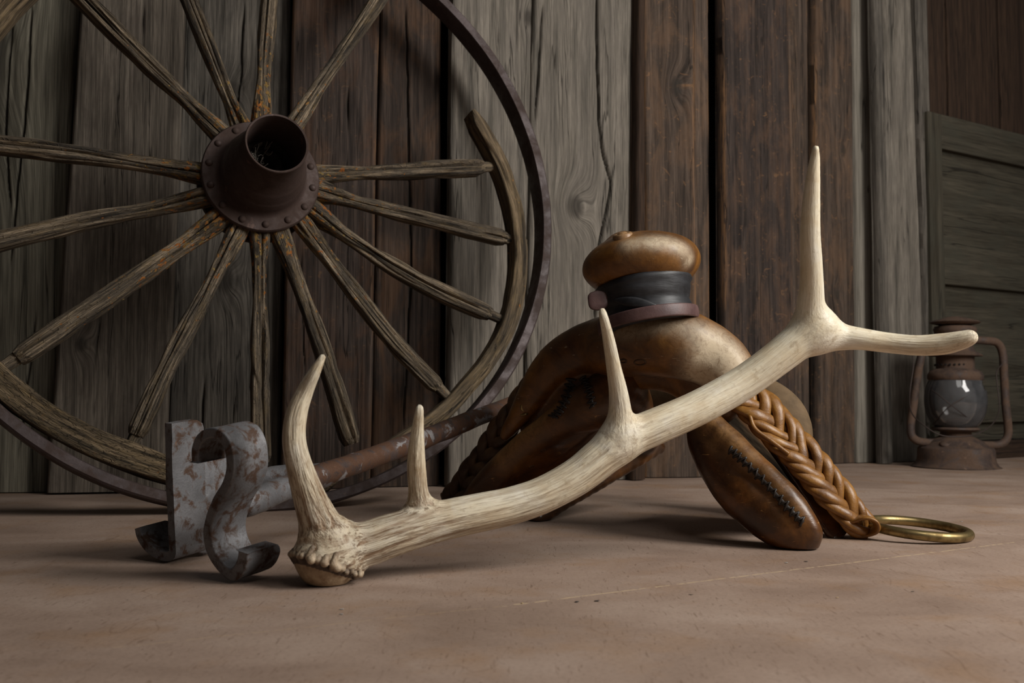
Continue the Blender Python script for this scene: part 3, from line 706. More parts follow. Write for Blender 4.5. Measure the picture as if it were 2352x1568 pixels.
# hub
def wl(prof, name, mat, parent, seg=64, **k):
    V, Fc = lathe(prof, WC, WN, seg); return mesh(name, V, Fc, mat, parent, sharp=40, **k)
hub = wl([(.058, .020), (.0925, .020), (.0945, .023), (.0945, .027), (.0925, .030), (.074, .0315), (.069, .036), (.0665, .044), (.066, .060), (.0645, .063), (.0625, .068), (.060, .085), (.0585, .088), (.056, .094), (.052, .112), (.0485, .135), (.047, .157), (.0475, .1595), (.0465, .161), (.0440, .1605), (.0435, .158), (.0435, .10), (.043, .03), (.043, -.03)], 'hub_band', M['hub'], wheel)
wl([(.0, -.035), (.094, -.035), (.0945, -.03), (.094, -.024), (.05, -.024)], 'rear_flange', M['hub'], wheel)
core = NT('dark rotten hub wood', Base_Color=(.022, .018, .014, 1), Roughness=.9)
cn = core.noise(core.obj(), 120, 5, .7); core.out(core.ramp(cn, [(.35, (.008, .007, .006)), (.7, (.05, .042, .034))]), core.bump(cn, 1, .004))
wl([(.0, .062), (.012, .058), (.016, .070), (.024, .076), (.035, .066), (.0425, .070), (.0425, .04), (.060, .019), (.066, .0), (.060, -.024), (.0, -.024)], 'hub_core', core.m, wheel)
rnd = random.Random(4)
mb = MB()
for i in range(34):
    a = rnd.uniform(1.2, 4.2); r0 = rnd.uniform(.008, .036); p0 = WC + WN * .066 + r0 * (math.cos(a) * WU + math.sin(a) * WV)
    q = [p0]
    for j in range(4): q.append(q[-1] + WN * rnd.uniform(.002, .008) + WU * rnd.uniform(-.008, .006) + WV * rnd.uniform(-.006, .009))
    q = [v if np.linalg.norm((v - WC) - np.dot(v - WC, WN) * WN) < .040 else p0 + (v - p0) * .3 for v in q]
    mb.add(*tube(cr(q, 14), .0006, 5))
mb.build('straw_tuft', NT('dry grey straw', Base_Color=(.22, .20, .17, 1), Roughness=.8).m, wheel)
for i in range(14):
    a = math.radians(12 + i * 360 / 14 + 4); c = WC + WN * .030 + .083 * (math.cos(a) * WU + math.sin(a) * WV)
    V, Fc = ball(c, (.0062, .0062, .0052), (WU, WV, WN)); mesh('rivet', V, Fc, M['hub'], hub)

# ------------------------------------------------------------------ elk antler lying in front, beam resting on the saddle
AY = lambda x: np.interp(x, [660, 760, 1000, 1400, 1700, 1900, 2250], [.93, .955, 1.00, 1.05, 1.09, 1.10, 1.06])
def br3(l, dy=None):
    out = []
    for j, (x, y, r) in enumerate(l):
        Y = AY(x) if dy is None else dy[j]
        out.append([*P(x, y, Y), r * Y / F])
    return np.array(out)
bc = P(748, 1292, .955); bax = nrm([-.27, -.20, -.94])
BR = {
 'beam': br3([(757, 1272, 60), (790, 1262, 52), (845, 1247, 50), (900, 1228, 48), (1000, 1199, 45.5), (1100, 1177, 43.5), (1170, 1162, 42), (1245, 1137, 41), (1325, 1094, 42), (1385, 1047, 44), (1440, 1008, 43), (1510, 977, 41), (1600, 938, 39.5), (1700, 883, 39), (1780, 826, 39), (1840, 778, 42), (1878, 748, 42)]),
 'tine_a': br3([(757, 1248, 50), (736, 1205, 44), (713, 1150, 37), (692, 1085, 31), (676, 1015, 26.5), (680, 955, 24), (700, 900, 19), (722, 856, 13.5), (737, 828, 8.5), (742, 818, 6)], [.955, .95, .94, .93, .925, .925, .925, .92, .92, .92]),
 'tine_b': br3([(968, 1185, 34), (961, 1130, 22), (957, 1080, 20.5), (957, 1030, 17.5), (960, 980, 13), (963, 948, 9.5), (964, 935, 7)], [1.0, .99, .985, .98, .975, .97, .97]),
 'tine_c': br3([(1420, 1010, 42), (1424, 950, 27), (1420, 900, 21), (1409, 840, 16.5), (1399, 785, 14), (1388, 735, 10.5), (1383, 714, 7.5)], [1.05, 1.045, 1.04, 1.03, 1.02, 1.01, 1.01]),
 'tine_d': br3([(1868, 762, 44), (1862, 712, 33), (1864, 660, 27), (1863, 600, 24.5), (1861, 540, 22.5), (1863, 470, 20), (1867, 410, 16), (1871, 370, 11.5), (1874, 340, 7)], [1.10, 1.09, 1.08, 1.07, 1.06, 1.05, 1.04, 1.035, 1.03]),
 'tine_e': br3([(1880, 766, 40), (1925, 773, 31), (1975, 778, 25), (2040, 787, 23), (2105, 793, 23), (2165, 790, 24), (2205, 782, 21), (2228, 775, 17.5)], [1.10, 1.10, 1.095, 1.09, 1.08, 1.07, 1.06, 1.055]),
}
allp = np.vstack(list(BR.values()))
fld = Field(allp[:, :3].min(0) - .05, allp[:, :3].max(0) + .05, .0022)
for nme, pts in BR.items():
    g = fld.new(); g.chain(pts, .001, n=len(pts) * 7, m=.03); fld.merge(g, .014)
    BR[nme] = cr(pts, len(pts) * 8)
g = fld.new(); bb1 = nrm(np.cross(bax, [0, 1, 0])); bb2 = np.cross(bax, bb1); g.cone(bc - bax * .012, bc - bax * .004, .030, .0335, .0, None, m=.03); g.rbox(bc + bax * .02, np.stack([bb1, bb2, bax]), (.05, .05, .022), .002, 0, True); fld.merge(g, .012)
# grooves near the base
def groove(p):
    d = np.linalg.norm(p - BR['beam'][0, :3], axis=1); w_ = np.clip(1.25 - d / .16, 0, 1)
    return w_ * 0
antler = empty('elk_antler', floor_pt(745, 1340)); tag(antler, 'pale cream elk antler with five tines lying on the floor before the saddle', 'antler')
V, Fc, N = fld.mesh()
names = list(BR); best = np.full(len(V), 9.); PB = np.full((len(V), len(BR)), 9.); who = np.zeros(len(V), int); G = np.zeros((len(V), 3))
for bi, nme in enumerate(names):
    pt = BR[nme]; L = np.concatenate([[0], np.cumsum(np.linalg.norm(np.diff(pt[:, :3], axis=0), axis=1))]); T, Aa, Bb = frames(pt[:, :3], None)
    for i in range(len(pt) - 1):
        a, d = pt[i, :3], pt[i + 1, :3] - pt[i, :3]; t = np.clip(((V - a) @ d) / np.dot(d, d), 0, 1); q = V - a - t[:, None] * d
        D = np.linalg.norm(q, axis=1) - (pt[i, 3] * (1 - t) + pt[i + 1, 3] * t); m = D < best
        best[m] = D[m]; who[m] = bi; PB[:, bi] = np.minimum(PB[:, bi], D)
        G[m, 0] = L[i] + t[m] * (L[i + 1] - L[i]) + bi * 2.0; G[m, 1] = q[m] @ Aa[i]; G[m, 2] = q[m] @ Bb[i]
S2 = np.sort(PB, 1); fade = np.clip((S2[:, 1] - S2[:, 0]) / .006, 0, 1)
# blend grooves direction: use distance from burr for brownness
dB = np.linalg.norm(V - BR['beam'][0, :3], axis=1)
aw = np.clip(1.25 - dB / .12, 0, 1) * .9 + .42 * np.clip(1.1 - dB / .6, 0, 1)
brown_undershade = np.clip(N @ np.array([.1, -.55, -.8]) * .8 - .1, 0, 1)  # down-facing side: groove brown, deepened with shade painted into the colour
aw = np.clip(aw + .45 * brown_undershade * (who == 0) * np.clip(1.3 - dB / .5, .2, 1), 0, 1)
e = np.where(who == 5, .35 * np.clip((V[:, 0] - .38) / .08, 0, 1), 0); aw = np.clip(aw + e, 0, 1)
# real ridges
rg = fbm(np.stack([G[:, 0] * 14, G[:, 1] * 230, G[:, 2] * 230], -1), 5, 3) * fade; V = V + N * (rg * (.0003 + .0018 * np.clip(1.2 - dB / .14, 0, 1)))[:, None]
fw = who[Fc[:, 0]]
for bi, nme in enumerate(names):
    sel = Fc[fw == bi]; ids, inv = np.unique(sel, return_inverse=True)
    o = mesh('beam' if nme == 'beam' else 'tine', V[ids], inv.reshape(-1, 4), M['antler'], antler, gc=G[ids], wear=aw[ids], extra={'fade': fade[ids]}, normals=N[ids] if nme != 'beam' and dB[ids].min() > .2 else None)  # wear: browning near the base plus painted shade under the beam
del fld
# burr: a ring of pearls round the cut base
b1 = nrm(P(832, 1326, .95) - P(664, 1268, .955)); b1 = nrm(b1 - np.dot(b1, bax) * bax); b2 = np.cross(bax, b1)
fb = Field(bc - .06, bc + .06, .001)
rnd = random.Random(8)
fb.chain(np.array([[*(bc + bax * -.012), .029], [*(bc + bax * -.006), .031]]), 0)
for i in range(36):
    a = 2 * math.pi * i / 36 + rnd.uniform(-.05, .05); rr = .0335 + rnd.uniform(-.0015, .002); pr = rnd.uniform(.0024, .0044)
    p0 = bc + rr * (math.cos(a) * b1 + math.sin(a) * b2) + bax * rnd.uniform(-.001, .003)
    p1 = p0 - bax * rnd.uniform(.003, .010) - .002 * (math.cos(a) * b1 + math.sin(a) * b2)
    fb.cone(p0, p1, pr, pr * .8, .0005, m=.008)
    if i % 2: fb.cone(p0 + bax * .004 - .004 * (math.cos(a) * b1 + math.sin(a) * b2), p0, pr * .8, pr * .7, .001, m=.008)
g = fb.new(); Mx = np.stack([b1, b2, bax * 1.55])
g.cone(bc - b1 * .007, bc + bax * .002 - b1 * .009, .0230, .0220, 0, Mx); fb.merge(g, .002)
fb.cutfloor(.0008)
V, Fc, N = fb.mesh()
ax = (V - bc) @ bax; rad = np.linalg.norm((V - bc) - ax[:, None] * bax, axis=1)
mesh('burr', V, Fc, M['burr'], antler, gc=V, wear=((ax > .004) & (rad < .028)).astype(float), extra={'fade': np.clip((rad - .0325) / .0045, 0, 1)})
del fb

# ------------------------------------------------------------------ branding iron with the letters J and S
brand = empty('branding_iron', floor_pt(530, 1333)); tag(brand, 'heavy grey iron branding iron with J and S letters and a long rusty handle', 'branding iron')
EX = nrm([.50, .86, .10])
def strip(pts, Y0px, thick, L, name, mat, parent, n=70, taper=None):
    C = P(*Y0px); nn = -EX
    p = cr(np.array([on_plane(x, y, C, nn) for x, y in pts]), n)
    T = np.gradient(p, axis=0); T /= np.linalg.norm(T, axis=1)[:, None]; S = np.cross(T, EX); S /= np.linalg.norm(S, axis=1)[:, None]
    tk = thick * np.ones(n)
    if taper is not None: tk = tk * np.interp(np.linspace(0, 1, n), *zip(*taper))
    al = np.concatenate([[0], np.cumsum(np.linalg.norm(np.diff(p, axis=0), axis=1))]); ee = np.minimum(al, al[-1] - al); rc = .010
    Lx = np.where(ee < rc, L - rc + np.sqrt(np.maximum(rc ** 2 - (rc - ee) ** 2, 0)), L)
    rows = []
    for k in range(9): # across the depth, slightly hammered
        d = (Lx * k / 8)[:, None]
        rows.append((p + S * tk[:, None] + EX * d, p - S * tk[:, None] + EX * d))
    ring = [r[0] for r in rows] + [r[1] for r in rows[::-1]]
    K = len(ring); V = np.stack(ring, 1).reshape(-1, 3)
    V = V + .0007 * np.stack([fbm(V * 60 + 3 * c, c, 2) for c in range(3)], -1)
    V[:, 2] = np.maximum(V[:, 2], .0006)
    Fc = [(i * K + j, (i + 1) * K + j, (i + 1) * K + (j + 1) % K, i * K + (j + 1) % K) for i in range(n - 1) for j in range(K)]
    Fc += [tuple(range(K))[::-1], tuple(range((n - 1) * K, n * K))]
    return mesh(name, V, Fc, mat, parent, sharp=45, bevel=.0016)
S_PTS = [(447, 1062), (447, 1035), (458, 1008), (482, 994), (504, 1000), (520, 1020), (527, 1050), (527, 1085), (516, 1120), (495, 1156), (481, 1190), (475, 1228), (482, 1264), (501, 1297), (529, 1320), (546, 1308), (556, 1285), (558, 1266)]
strip(S_PTS, (520, 1325, .958), .0052, .046, 'letter_s', M['brand'], brand, taper=[(0, .9), (.1, 1), (.8, 1.15), (.93, 1.25), (1, 1.15)])
J_PTS = [(386, 972), (388, 1050), (390, 1130), (394, 1210), (396, 1255), (392, 1275), (365, 1275), (335, 1255), (320, 1232), (315, 1212)]
strip(J_PTS, (392, 1285, 1.062), .0052, .044, 'letter_j', M['brand'], brand, taper=[(0, 1), (.6, 1), (1, .8)])
# prongs merging in the handle
fb = Field(P(430, 1180, 1.0) - .09, P(820, 1050, 1.22) + .10, .0022)
mrg = P(740, 1092, 1.165); EW = nrm(np.cross(EX, UP)); Mpl = np.stack([EX * 1.6, EW * 8, UP])
fb.chain(np.array([[*(P(392, 1160, 1.07) + EX * .045), .007], [*P(480, 1132, 1.125), .011], [*P(560, 1108, 1.15), .011], [*P(650, 1092, 1.165), .0115], [*mrg, .0125]]), .004, n=24)
g = fb.new(); g.chain(np.array([[*(P(392, 1172, 1.07) + EX * .040), .048], [*(P(392, 1160, 1.07) + EX * .075), .026], [*P(520, 1120, 1.14), .010]]), .004, Mpl, n=18, m=.03); fb.merge(g, .006)
g = fb.new(); g.chain(np.array([[*P(553, 1158, 1.028), .0125], [*P(592, 1147, 1.045), .0125], [*P(640, 1126, 1.085), .0125], [*mrg, .0125]]), .004, n=24)
fb.merge(g, .008)
fb.chain(np.array([[*mrg, .013], [*P(800, 1070, 1.21), .0125]]), .004)
V, Fc, N = fb.mesh(); V = V + N * (.0006 * fbm(V * 90, 3, 2))[:, None]
mesh('fork', V, Fc, M['brand'], brand, gc=V); del fb
hp = [P(700, 1103, 1.13), P(760, 1083, 1.175), P(850, 1052, 1.25), P(950, 1015, 1.33), P(1030, 985, 1.41), P(1100, 957, 1.48), P(1190, 925, 1.58), P(1290, 893, 1.70)]
hh = cr(hp, 120); L = np.linspace(0, 1, 120)
V, Fc, G = tube(hh, .0132 + .0008 * fbm(np.stack([L * 14, L * 0, L * 0], -1), 2) + .001 * np.exp(-((L - .45) / .03) ** 2), 28, noise=lambda G: 1 + .05 * fbm(G * np.array([30, 120, 120]), 3, 2))
mesh('handle', V, Fc, M['handle'], brand, gc=G)

# ------------------------------------------------------------------ saddle tree
sad = empty('saddle_tree', floor_pt(1560, 1150)); tag(sad, 'old rawhide covered saddle tree with black wrapped horn and braided rigging on the floor', 'saddle')
PSI = math.radians(28); sS = np.array([math.cos(PSI), -math.sin(PSI), 0]); sB = np.array([math.sin(PSI), math.cos(PSI), 0])
def sY(px): # depth of the fork plane at a pixel column
    a = (px - 1176) / F; x0, y0 = .182, 1.33; k = -math.tan(PSI); return (y0 - k * x0) / (1 - k * a)
def sp(px, py, r, back=0.0):
    Y = sY(px); q = P(px, py, Y); q = q + (sB * back if back else 0)
    if back: # keep the pixel position while pushing the point back
        Y2 = q[1]; q = P(px, py, Y2)
    return [*q, r * q[1] / F]
lo = P(1020, 1200, 1.30); hi = P(1900, 690, 1.25)
def sfield(h=.003): return Field((-.09, 1.05, -.012), (.46, 1.78, .33), h)
# metric squash: thinner front to back
Msq = np.stack([sS, sB * .95, UP])
fk = sfield()
fk.chain(np.array([sp(1160, 1000, 12), sp(1196, 948, 22), sp(1232, 895, 34), sp(1264, 855, 44), sp(1308, 820, 52), (sp(1365, 795, 58)), sp(1430, 783, 62), sp(1500, 780, 64), sp(1570, 788, 66), sp(1630, 815, 66), sp(1668, 848, 60), sp(1690, 880, 44)]), .006, Msq, n=40, m=.035)
fk.chain(np.array([sp(1395, 800, 50, -.015), sp(1440, 786, 60, -.028), sp(1500, 782, 62, -.03), sp(1560, 788, 60, -.026), sp(1610, 808, 50, -.012)]), .02, n=14, m=.03)
# thinner web hanging below the swell
fk.chain(np.array([sp(1275, 900, 46, .03), sp(1330, 880, 52, .03), sp(1400, 858, 44, .03), sp(1470, 850, 42, .03), sp(1540, 853, 44, .03), sp(1600, 880, 50, .03), sp(1650, 925, 50, .03)]), .005, np.stack([sS, sB * 1.25, UP]), n=30, m=.03)
fk.chain(np.array([sp(1400, 885, 52, .03), sp(1350, 905, 60, .03), sp(1290, 935, 46, .04), sp(1230, 985, 34, .05)]), .012, n=14, m=.03)
V, Fc, N = fk.mesh(); V = V + N * (.0014 * fbm(V * 28, 3, 3))[:, None]
def blob(V, px, py, Y, r, amp=1.0, asp=(1, 1, 1)):
    c = P(px, py, Y); d = (V - c) / (np.array(asp) * r); return amp * np.exp(-(d ** 2).sum(1))
fork_tree = BVHTree.FromPolygons(V.tolist(), Fc.tolist())
def hblob(V, tree, px, py, r, amp=1.0, asp=(1, 1, 1)):
    h_ = hit(tree, px, py)
    return 0 if h_ is None else amp * np.exp(-(((V - h_[0]) / (np.array(asp) * r)) ** 2).sum(1))
wr_ = np.clip(hblob(V, fork_tree, 1650, 825, .030, 1.4) + hblob(V, fork_tree, 1612, 862, .024, 1.2) + hblob(V, fork_tree, 1682, 865, .024, 1.2) + hblob(V, fork_tree, 1520, 748, .016, .6, (3, 2, .7)) + hblob(V, fork_tree, 1420, 765, .014, .5, (2, 2, .8)) + hblob(V, fork_tree, 1620, 770, .014, .5, (2, 2, .8)), 0, 1.1)
fork = mesh('fork', V, Fc, M['hide'], sad, gc=V, wear=wr_)
fork_tree = BVHTree.FromPolygons(V.tolist(), Fc.tolist()); del fk
# left bar (seen from its hollow underside)
def plank_axes(p0, p1):
    a = nrm(p1 - p0); b_ = sB - np.dot(sB, a) * a; b_ = nrm(b_); return np.array([a, b_, np.cross(a, b_)])
lf = sfield()
qa, qb, qc, qd = P(1330, 960, 1.375), P(1090, 1160, 1.50), P(1235, 1190, 1.42), P(1512, 1028, 1.56)
for t_ in np.linspace(0, 1, 17):
    e0, e1_ = qa + (qb - qa) * t_, qd + (qc - qd) * t_; md = (e0 + e1_) / 2 + sB * .035 + UP * .012
    lf.chain(np.array([[*e0, .011], [*md, .011], [*e1_, .011]]), .008, n=9, m=.02)
lf.chain(np.array([[*P(1440, 880, 1.40), .02], [*P(1440, 950, 1.46), .022], [*P(1490, 1010, 1.52), .016]]), .02, n=9, m=.03)
rim = np.array([[*P(1385, 925, 1.355), .030], [*P(1330, 945, 1.365), .024], [*P(1280, 972, 1.385), .017], [*P(1220, 1012, 1.41), .014], [*P(1160, 1066, 1.44), .0145], [*P(1115, 1115, 1.47), .015], [*P(1085, 1160, 1.50), .015]])
lf.chain(rim, .012, n=36, m=.03)
lf.chain(np.array([[*P(1410, 880, 1.37), .032], [*P(1440, 940, 1.42), .026], [*P(1455, 985, 1.47), .018]]), .02, n=16, m=.03)
lf.cutfloor()
V, Fc, N = lf.mesh(); V = V + N * (.0014 * fbm(V * 24, 9, 3))[:, None]
rl = BR  # noqa
rim_highlight = np.zeros(len(V))  # highlight along the rim, painted in with the pale colour
for q in cr(rim[:5], 24): rim_highlight = np.maximum(rim_highlight, np.exp(-(((V - (q[:3] + np.array([.0, -.008, .010]))) / .016) ** 2).sum(1)))
left_bar = mesh('bar', V, Fc, M['hide_dark'], sad, gc=V, wear=rim_highlight * .8)  # wear carries the painted rim highlight here
left_tree = BVHTree.FromPolygons(V.tolist(), Fc.tolist()); del lf
# right bar (nearer, seen edge on)
rf = sfield()
p0, p1 = P(1628, 985, 1.27), P(1835, 1212, 1.175); ax = plank_axes(p0, p1)
rf.chain(np.array([[*P(1612, 975, 1.265), .016], [*P(1640, 1040, 1.245), .024], [*P(1690, 1108, 1.22), .0275], [*P(1750, 1165, 1.195), .027], [*P(1808, 1208, 1.178), .024], [*P(1845, 1236, 1.168), .0165]]), .01, n=30, m=.03)
g = rf.new(); g.chain(np.array([[*P(1622, 962, 1.245), .013], [*P(1668, 1008, 1.225), .0155], [*P(1722, 1058, 1.20), .015], [*P(1778, 1112, 1.18), .0145], [*P(1828, 1168, 1.165), .0145], [*P(1862, 1222, 1.158), .0125]]), .004, n=30, m=.03); rf.merge(g, .007)
p0, p1 = P(1640, 950, 1.33), P(1835, 1180, 1.25); ax = plank_axes(p0, p1)
rf.rbox((p0 + p1) / 2 + sB * .05, ax, (np.linalg.norm(p1 - p0) / 2 - .010, .095, .012), .012, .018)
rf.cutfloor()
V, Fc, N = rf.mesh(); V = V + N * (.0026 * fbm(V * 22, 4, 3))[:, None]
ridge_highlight = np.zeros(len(V))  # orange highlight on the upper ridge, painted into the leather colour
for x, y, Y_ in [(1630, 970, 1.23), (1662, 1000, 1.215), (1690, 1025, 1.20), (1722, 1055, 1.19), (1755, 1085, 1.175), (1790, 1125, 1.165), (1830, 1170, 1.15)]: ridge_highlight = np.maximum(ridge_highlight, blob(V, x, y, Y_, .015, .62 if x < 1740 else .3))
right_bar = mesh('bar', V, Fc, M['hide_dark'], sad, gc=V, wear=ridge_highlight)  # wear carries the painted ridge highlight here
right_tree = BVHTree.FromPolygons(V.tolist(), Fc.tolist()); del rf
# cantle and rear skirt seen behind
cf = sfield()
ca = np.array([sS, nrm(sB + UP * .25), nrm(np.cross(sS, sB + UP * .25))])
cf.chain(np.array([[*P(1400, 965, 1.70), .022], [*P(1470, 925, 1.68), .024], [*P(1560, 900, 1.62), .026], [*P(1660, 892, 1.57), .026], [*P(1740, 915, 1.53), .03], [*P(1790, 965, 1.50), .036], [*P(1800, 1020, 1.50), .034], [*P(1805, 1075, 1.48), .022]]), .01, np.stack([sS, sB * 1.5, UP]), n=34, m=.03)
cf.chain(np.array([[*P(1760, 960, 1.50), .030], [*P(1800, 1060, 1.46), .022], [*P(1838, 1130, 1.42), .012]]), .01, n=12, m=.03)
cf.cutfloor()
V, Fc, N = cf.mesh(); V = V + N * (.001 * fbm(V * 26, 4, 3))[:, None]
tag(mesh('cantle', V, Fc, M['hide_tan'], sad, gc=V, wear=np.zeros(len(V))), 'dry tan leather cantle'); del cf
# horn: cap, wrap, strap
hc = P(1472, 603, 1.30); hx = nrm([1, -.45, .03]); hz = nrm([-.10, .12, 1.0]); hy = nrm(np.cross(hz, hx)); hx = np.cross(hy, hz)
hf = Field(hc - .12, hc + .11, .0025)
Mh = lambda a, b_, c: np.stack([hx / a, hy / b_, hz / c])
g1 = .075
hf.cone(hc, hc, g1, g1, 0, Mh(1, 1, .50), m=.03)
hf.cone(hc - hz * .008, hc - hz * .008, .070, .070, .01, Mh(1.0, 1.0, .52), m=.03)
hf.cone(hc + hx * -.022 + hz * .020, hc + hx * -.022 + hz * .024, .024, .021, .018, m=.03)
V, Fc, N = hf.mesh(); V = V + N * (.0012 * fbm(V * 26, 14, 3))[:, None]
ht_ = BVHTree.FromPolygons(V.tolist(), Fc.tolist()); wh = np.clip(hblob(V, ht_, 1510, 556, .016, 1.0, (1.6, 1.4, .6)) + hblob(V, ht_, 1565, 572, .014, .7, (1, 1, .7)) + hblob(V, ht_, 1582, 600, .010, .8) + hblob(V, ht_, 1445, 560, .012, .5), 0, 1.1)
horn = mesh('horn_cap', V, Fc, M['hide'], sad, gc=V, wear=wh); del hf
bh_ = BVHTree.FromPolygons(V.tolist(), Fc.tolist()).ray_cast(Vector((0, 0, CAMH)), Vector(ray(1430, 541).tolist())); nb = np.array(bh_[0])
V, Fc = lathe([(.0, .0045), (.004, .0046), (.0065, .003), (.0075, .0012), (.009, .0028), (.011, .0030), (.0128, .001), (.0135, -.004)], nb, nrm(np.array(bh_[1]) + np.array([-.1, -.1, .9])), 32)
mesh('nub', V, Fc, M['hide'], horn, gc=V, wear=np.zeros(len(V)) + .2)
ang = np.linspace(0, 2 * np.pi, 64, endpoint=False)
def ringpts(c, rx, ry): return np.array([c + rx * math.cos(a) * hx + ry * math.sin(a) * hy for a in ang])
# wrap: stacked uneven rubber turns
wc = hc - hz * .035
prof = [(.050, .012), (.0625, .008), (.0625, .001), (.0600, -.003), (.0605, -.008), (.0585, -.013), (.0575, -.020), (.0560, -.022), (.0575, -.030), (.0590, -.036), (.0615, -.043), (.0615, -.048), (.050, -.052)]
V = []
for r, z in prof:
    for a in ang: V.append(wc + hz * (z + .0035 * math.sin(a * 1 + 1.2)) + (r + .0007 * math.sin(5 * a + z * 400)) * (math.cos(a) * hx + math.sin(a) * hy))
Fc = [(i * 64 + j, i * 64 + (j + 1) % 64, (i + 1) * 64 + (j + 1) % 64, (i + 1) * 64 + j) for i in range(len(prof) - 1) for j in range(64)]
mesh('horn_wrap', V, Fc, M['rubber'], sad)
# loose fold of the wrap
fa = np.linspace(-2.0, -1.1, 30)
q = np.array([wc + hz * (-.020 - .016 * (t + 2.0) / .9) + .0605 * (math.cos(t) * hx + math.sin(t) * hy) for t in fa])
V, Fc, G = tube(q, .0015, 10, ref=hz, r2=.006 * np.sin(np.linspace(.15, 3.0, 30)) + .001); mesh('wrap_fold', V, Fc, M['rubber'], sad)
sc_ = wc - hz * .044
q = ringpts(sc_, .0640, .0640); q = q + hz * (.003 * np.sin(ang + 1.2))[:, None]
V, Fc, G = tube(q, .0021, 12, ref=hz, r2=.0082, power=5, closed=True); mesh('strap', V, Fc, M['strap'], sad)
q = np.array([P(1373, 690, 1.262) + hz * t for t in np.linspace(-.0128, .0128, 17)]); kk = np.sqrt(np.maximum(1 - (np.abs(np.linspace(-1, 1, 17))) ** 4, .02))
V, Fc, G = tube(q, .0125 * kk, 24, ref=nrm(hy * -1 + hx * .45), r2=.0026 * np.maximum(kk, .5), power=3)
mesh('strap_end', V, Fc, M['strap'], sad)
q = np.array([P(1258, 805, 1.42), P(1240, 832, 1.43), P(1225, 880, 1.44)])
V, Fc, G = tube(cr(q, 14), .002, 14, ref=hz, r2=np.interp(np.arange(14), [0, 3, 13], [.006, .010, .004]), power=3); mesh('latigo_tab', V, Fc, M['strap'], sad)
# neck between fork and horn
V, Fc = lathe([(.060, -.078), (.055, -.06), (.052, -.03), (.05, 0)], hc - hz * .005, hz, 48); mesh('horn_neck', V, Fc, M['hide_dark'], sad, gc=V, wear=np.zeros(len(V)))

# braided rigging
def braid(path, W, D, rs, pitch, nstr, mat, name, normal, parent, wfn=None):
    p = cr(np.asarray(path), 260); T, A, B = frames(p, normal)
    L = np.concatenate([[0], np.cumsum(np.linalg.norm(np.diff(p, axis=0), axis=1))]); u = L / L[-1]
    w_ = W * (np.ones(260) if wfn is None else np.interp(u, *zip(*wfn)))
    out = []
    for i in range(nstr):
        ph = L / pitch * 2 * np.pi + 2 * np.pi * i / nstr + .35 * fbm(np.stack([L * 22, L * 0 + i * 3.3, L * 0], -1), i + 40)
        lat = w_ * np.cos(ph); dep = D * np.sin(2 * ph)
        q = p + lat[:, None] * B + dep[:, None] * A
        rr = rs * (w_ / W) ** .5 * (1 + .32 * fbm(np.stack([L * 40, L * 0 + i, L * 0], -1), i + 3))
        V, Fc, G = tube(q, rr * 1.1, 16, ref=A[100], r2=rr * .85, power=2.3, noise=lambda G: 1 + .05 * fbm(G * np.array([25, 300, 300]), 5, 2))
        V[:, 2] = np.maximum(V[:, 2], .0008)
        out.append(mesh(name, V, Fc, mat, parent, gc=G, wear=np.zeros(len(V))))
    return out
rig = empty('braided_rigging', P(1840, 1060, 1.25)); rig.parent = sad; rig.matrix_parent_inverse = sad.matrix_basis.inverted()
vn_ = nrm([.25, -1.0, .55])
braid([P(1685, 890, 1.30), P(1735, 930, 1.29), P(1800, 1000, 1.275), P(1855, 1060, 1.265), P(1915, 1130, 1.255), P(1965, 1190, 1.25), P(1992, 1215, 1.255)], .0225, .0060, .0066, .165, 7, M['braid'], 'strand', vn_, rig, [(0, 1.05), (.3, 1.05), (.75, .85), (.93, .7), (1, .55)])
# plain backing of the rigging and its folded end
bk = cr(np.array([P(1700, 905, 1.325), P(1770, 990, 1.31), P(1838, 1080, 1.295), P(1888, 1150, 1.28), P(1925, 1205, 1.266), P(1945, 1222, 1.262)]), 50)
V, Fc, G = tube(bk, np.interp(np.linspace(0, 1, 50), [0, .6, .9, 1], [.018, .023, .024, .016]), 20, ref=vn_, r2=.007, power=3); V[:, 2] = np.maximum(V[:, 2], .0008)
tag(mesh('rigging_back', V, Fc, M['hide_dark'], rig, gc=G, wear=np.zeros(len(V))))
lp = cr(np.array([P(1955, 1195, 1.245), P(1985, 1188, 1.235), P(2008, 1196, 1.232), P(2012, 1212, 1.235), P(1992, 1224, 1.245), P(1958, 1226, 1.255)]), 34)
V, Fc, G = tube(lp, .0028, 14, ref=(0, 1, 0), r2=.010, power=2.6); V[:, 2] = np.maximum(V[:, 2], .0008); mesh('ring_loop', V, Fc, M['braid'], rig, gc=G, wear=np.zeros(len(V)))
# loose thong on the braid
q = cr(np.array([P(1722, 955, 1.27), P(1735, 985, 1.262), P(1775, 1015, 1.255), P(1812, 1043, 1.25)]), 30)
V, Fc, G = tube(q, .0028, 10); mesh('loose_thong', V, Fc, M['braid'], rig, gc=G, wear=np.zeros(len(V)))
# brass ring
c0 = P(2107, 1213, 1.262); e1 = (P(2216, 1221, 1.262) - P(1998, 1205, 1.262)) / 2; Rr = np.linalg.norm(e1); e1 = e1 / Rr
e2 = np.array([0, -1, -.04]); e2 = nrm(e2 - np.dot(e2, e1) * e1)
q = np.array([c0 + Rr * (math.cos(a) * e1 + math.sin(a) * e2) for a in np.linspace(0, 2 * math.pi, 96, endpoint=False)])
V, Fc, G = tube(q, .0062, 20, ref=np.cross(e1, e2), closed=True); V[:, 2] = np.maximum(V[:, 2], .0003)
tag(mesh('rigging_ring', V, Fc, M['brass'], rig), 'tarnished brass ring')
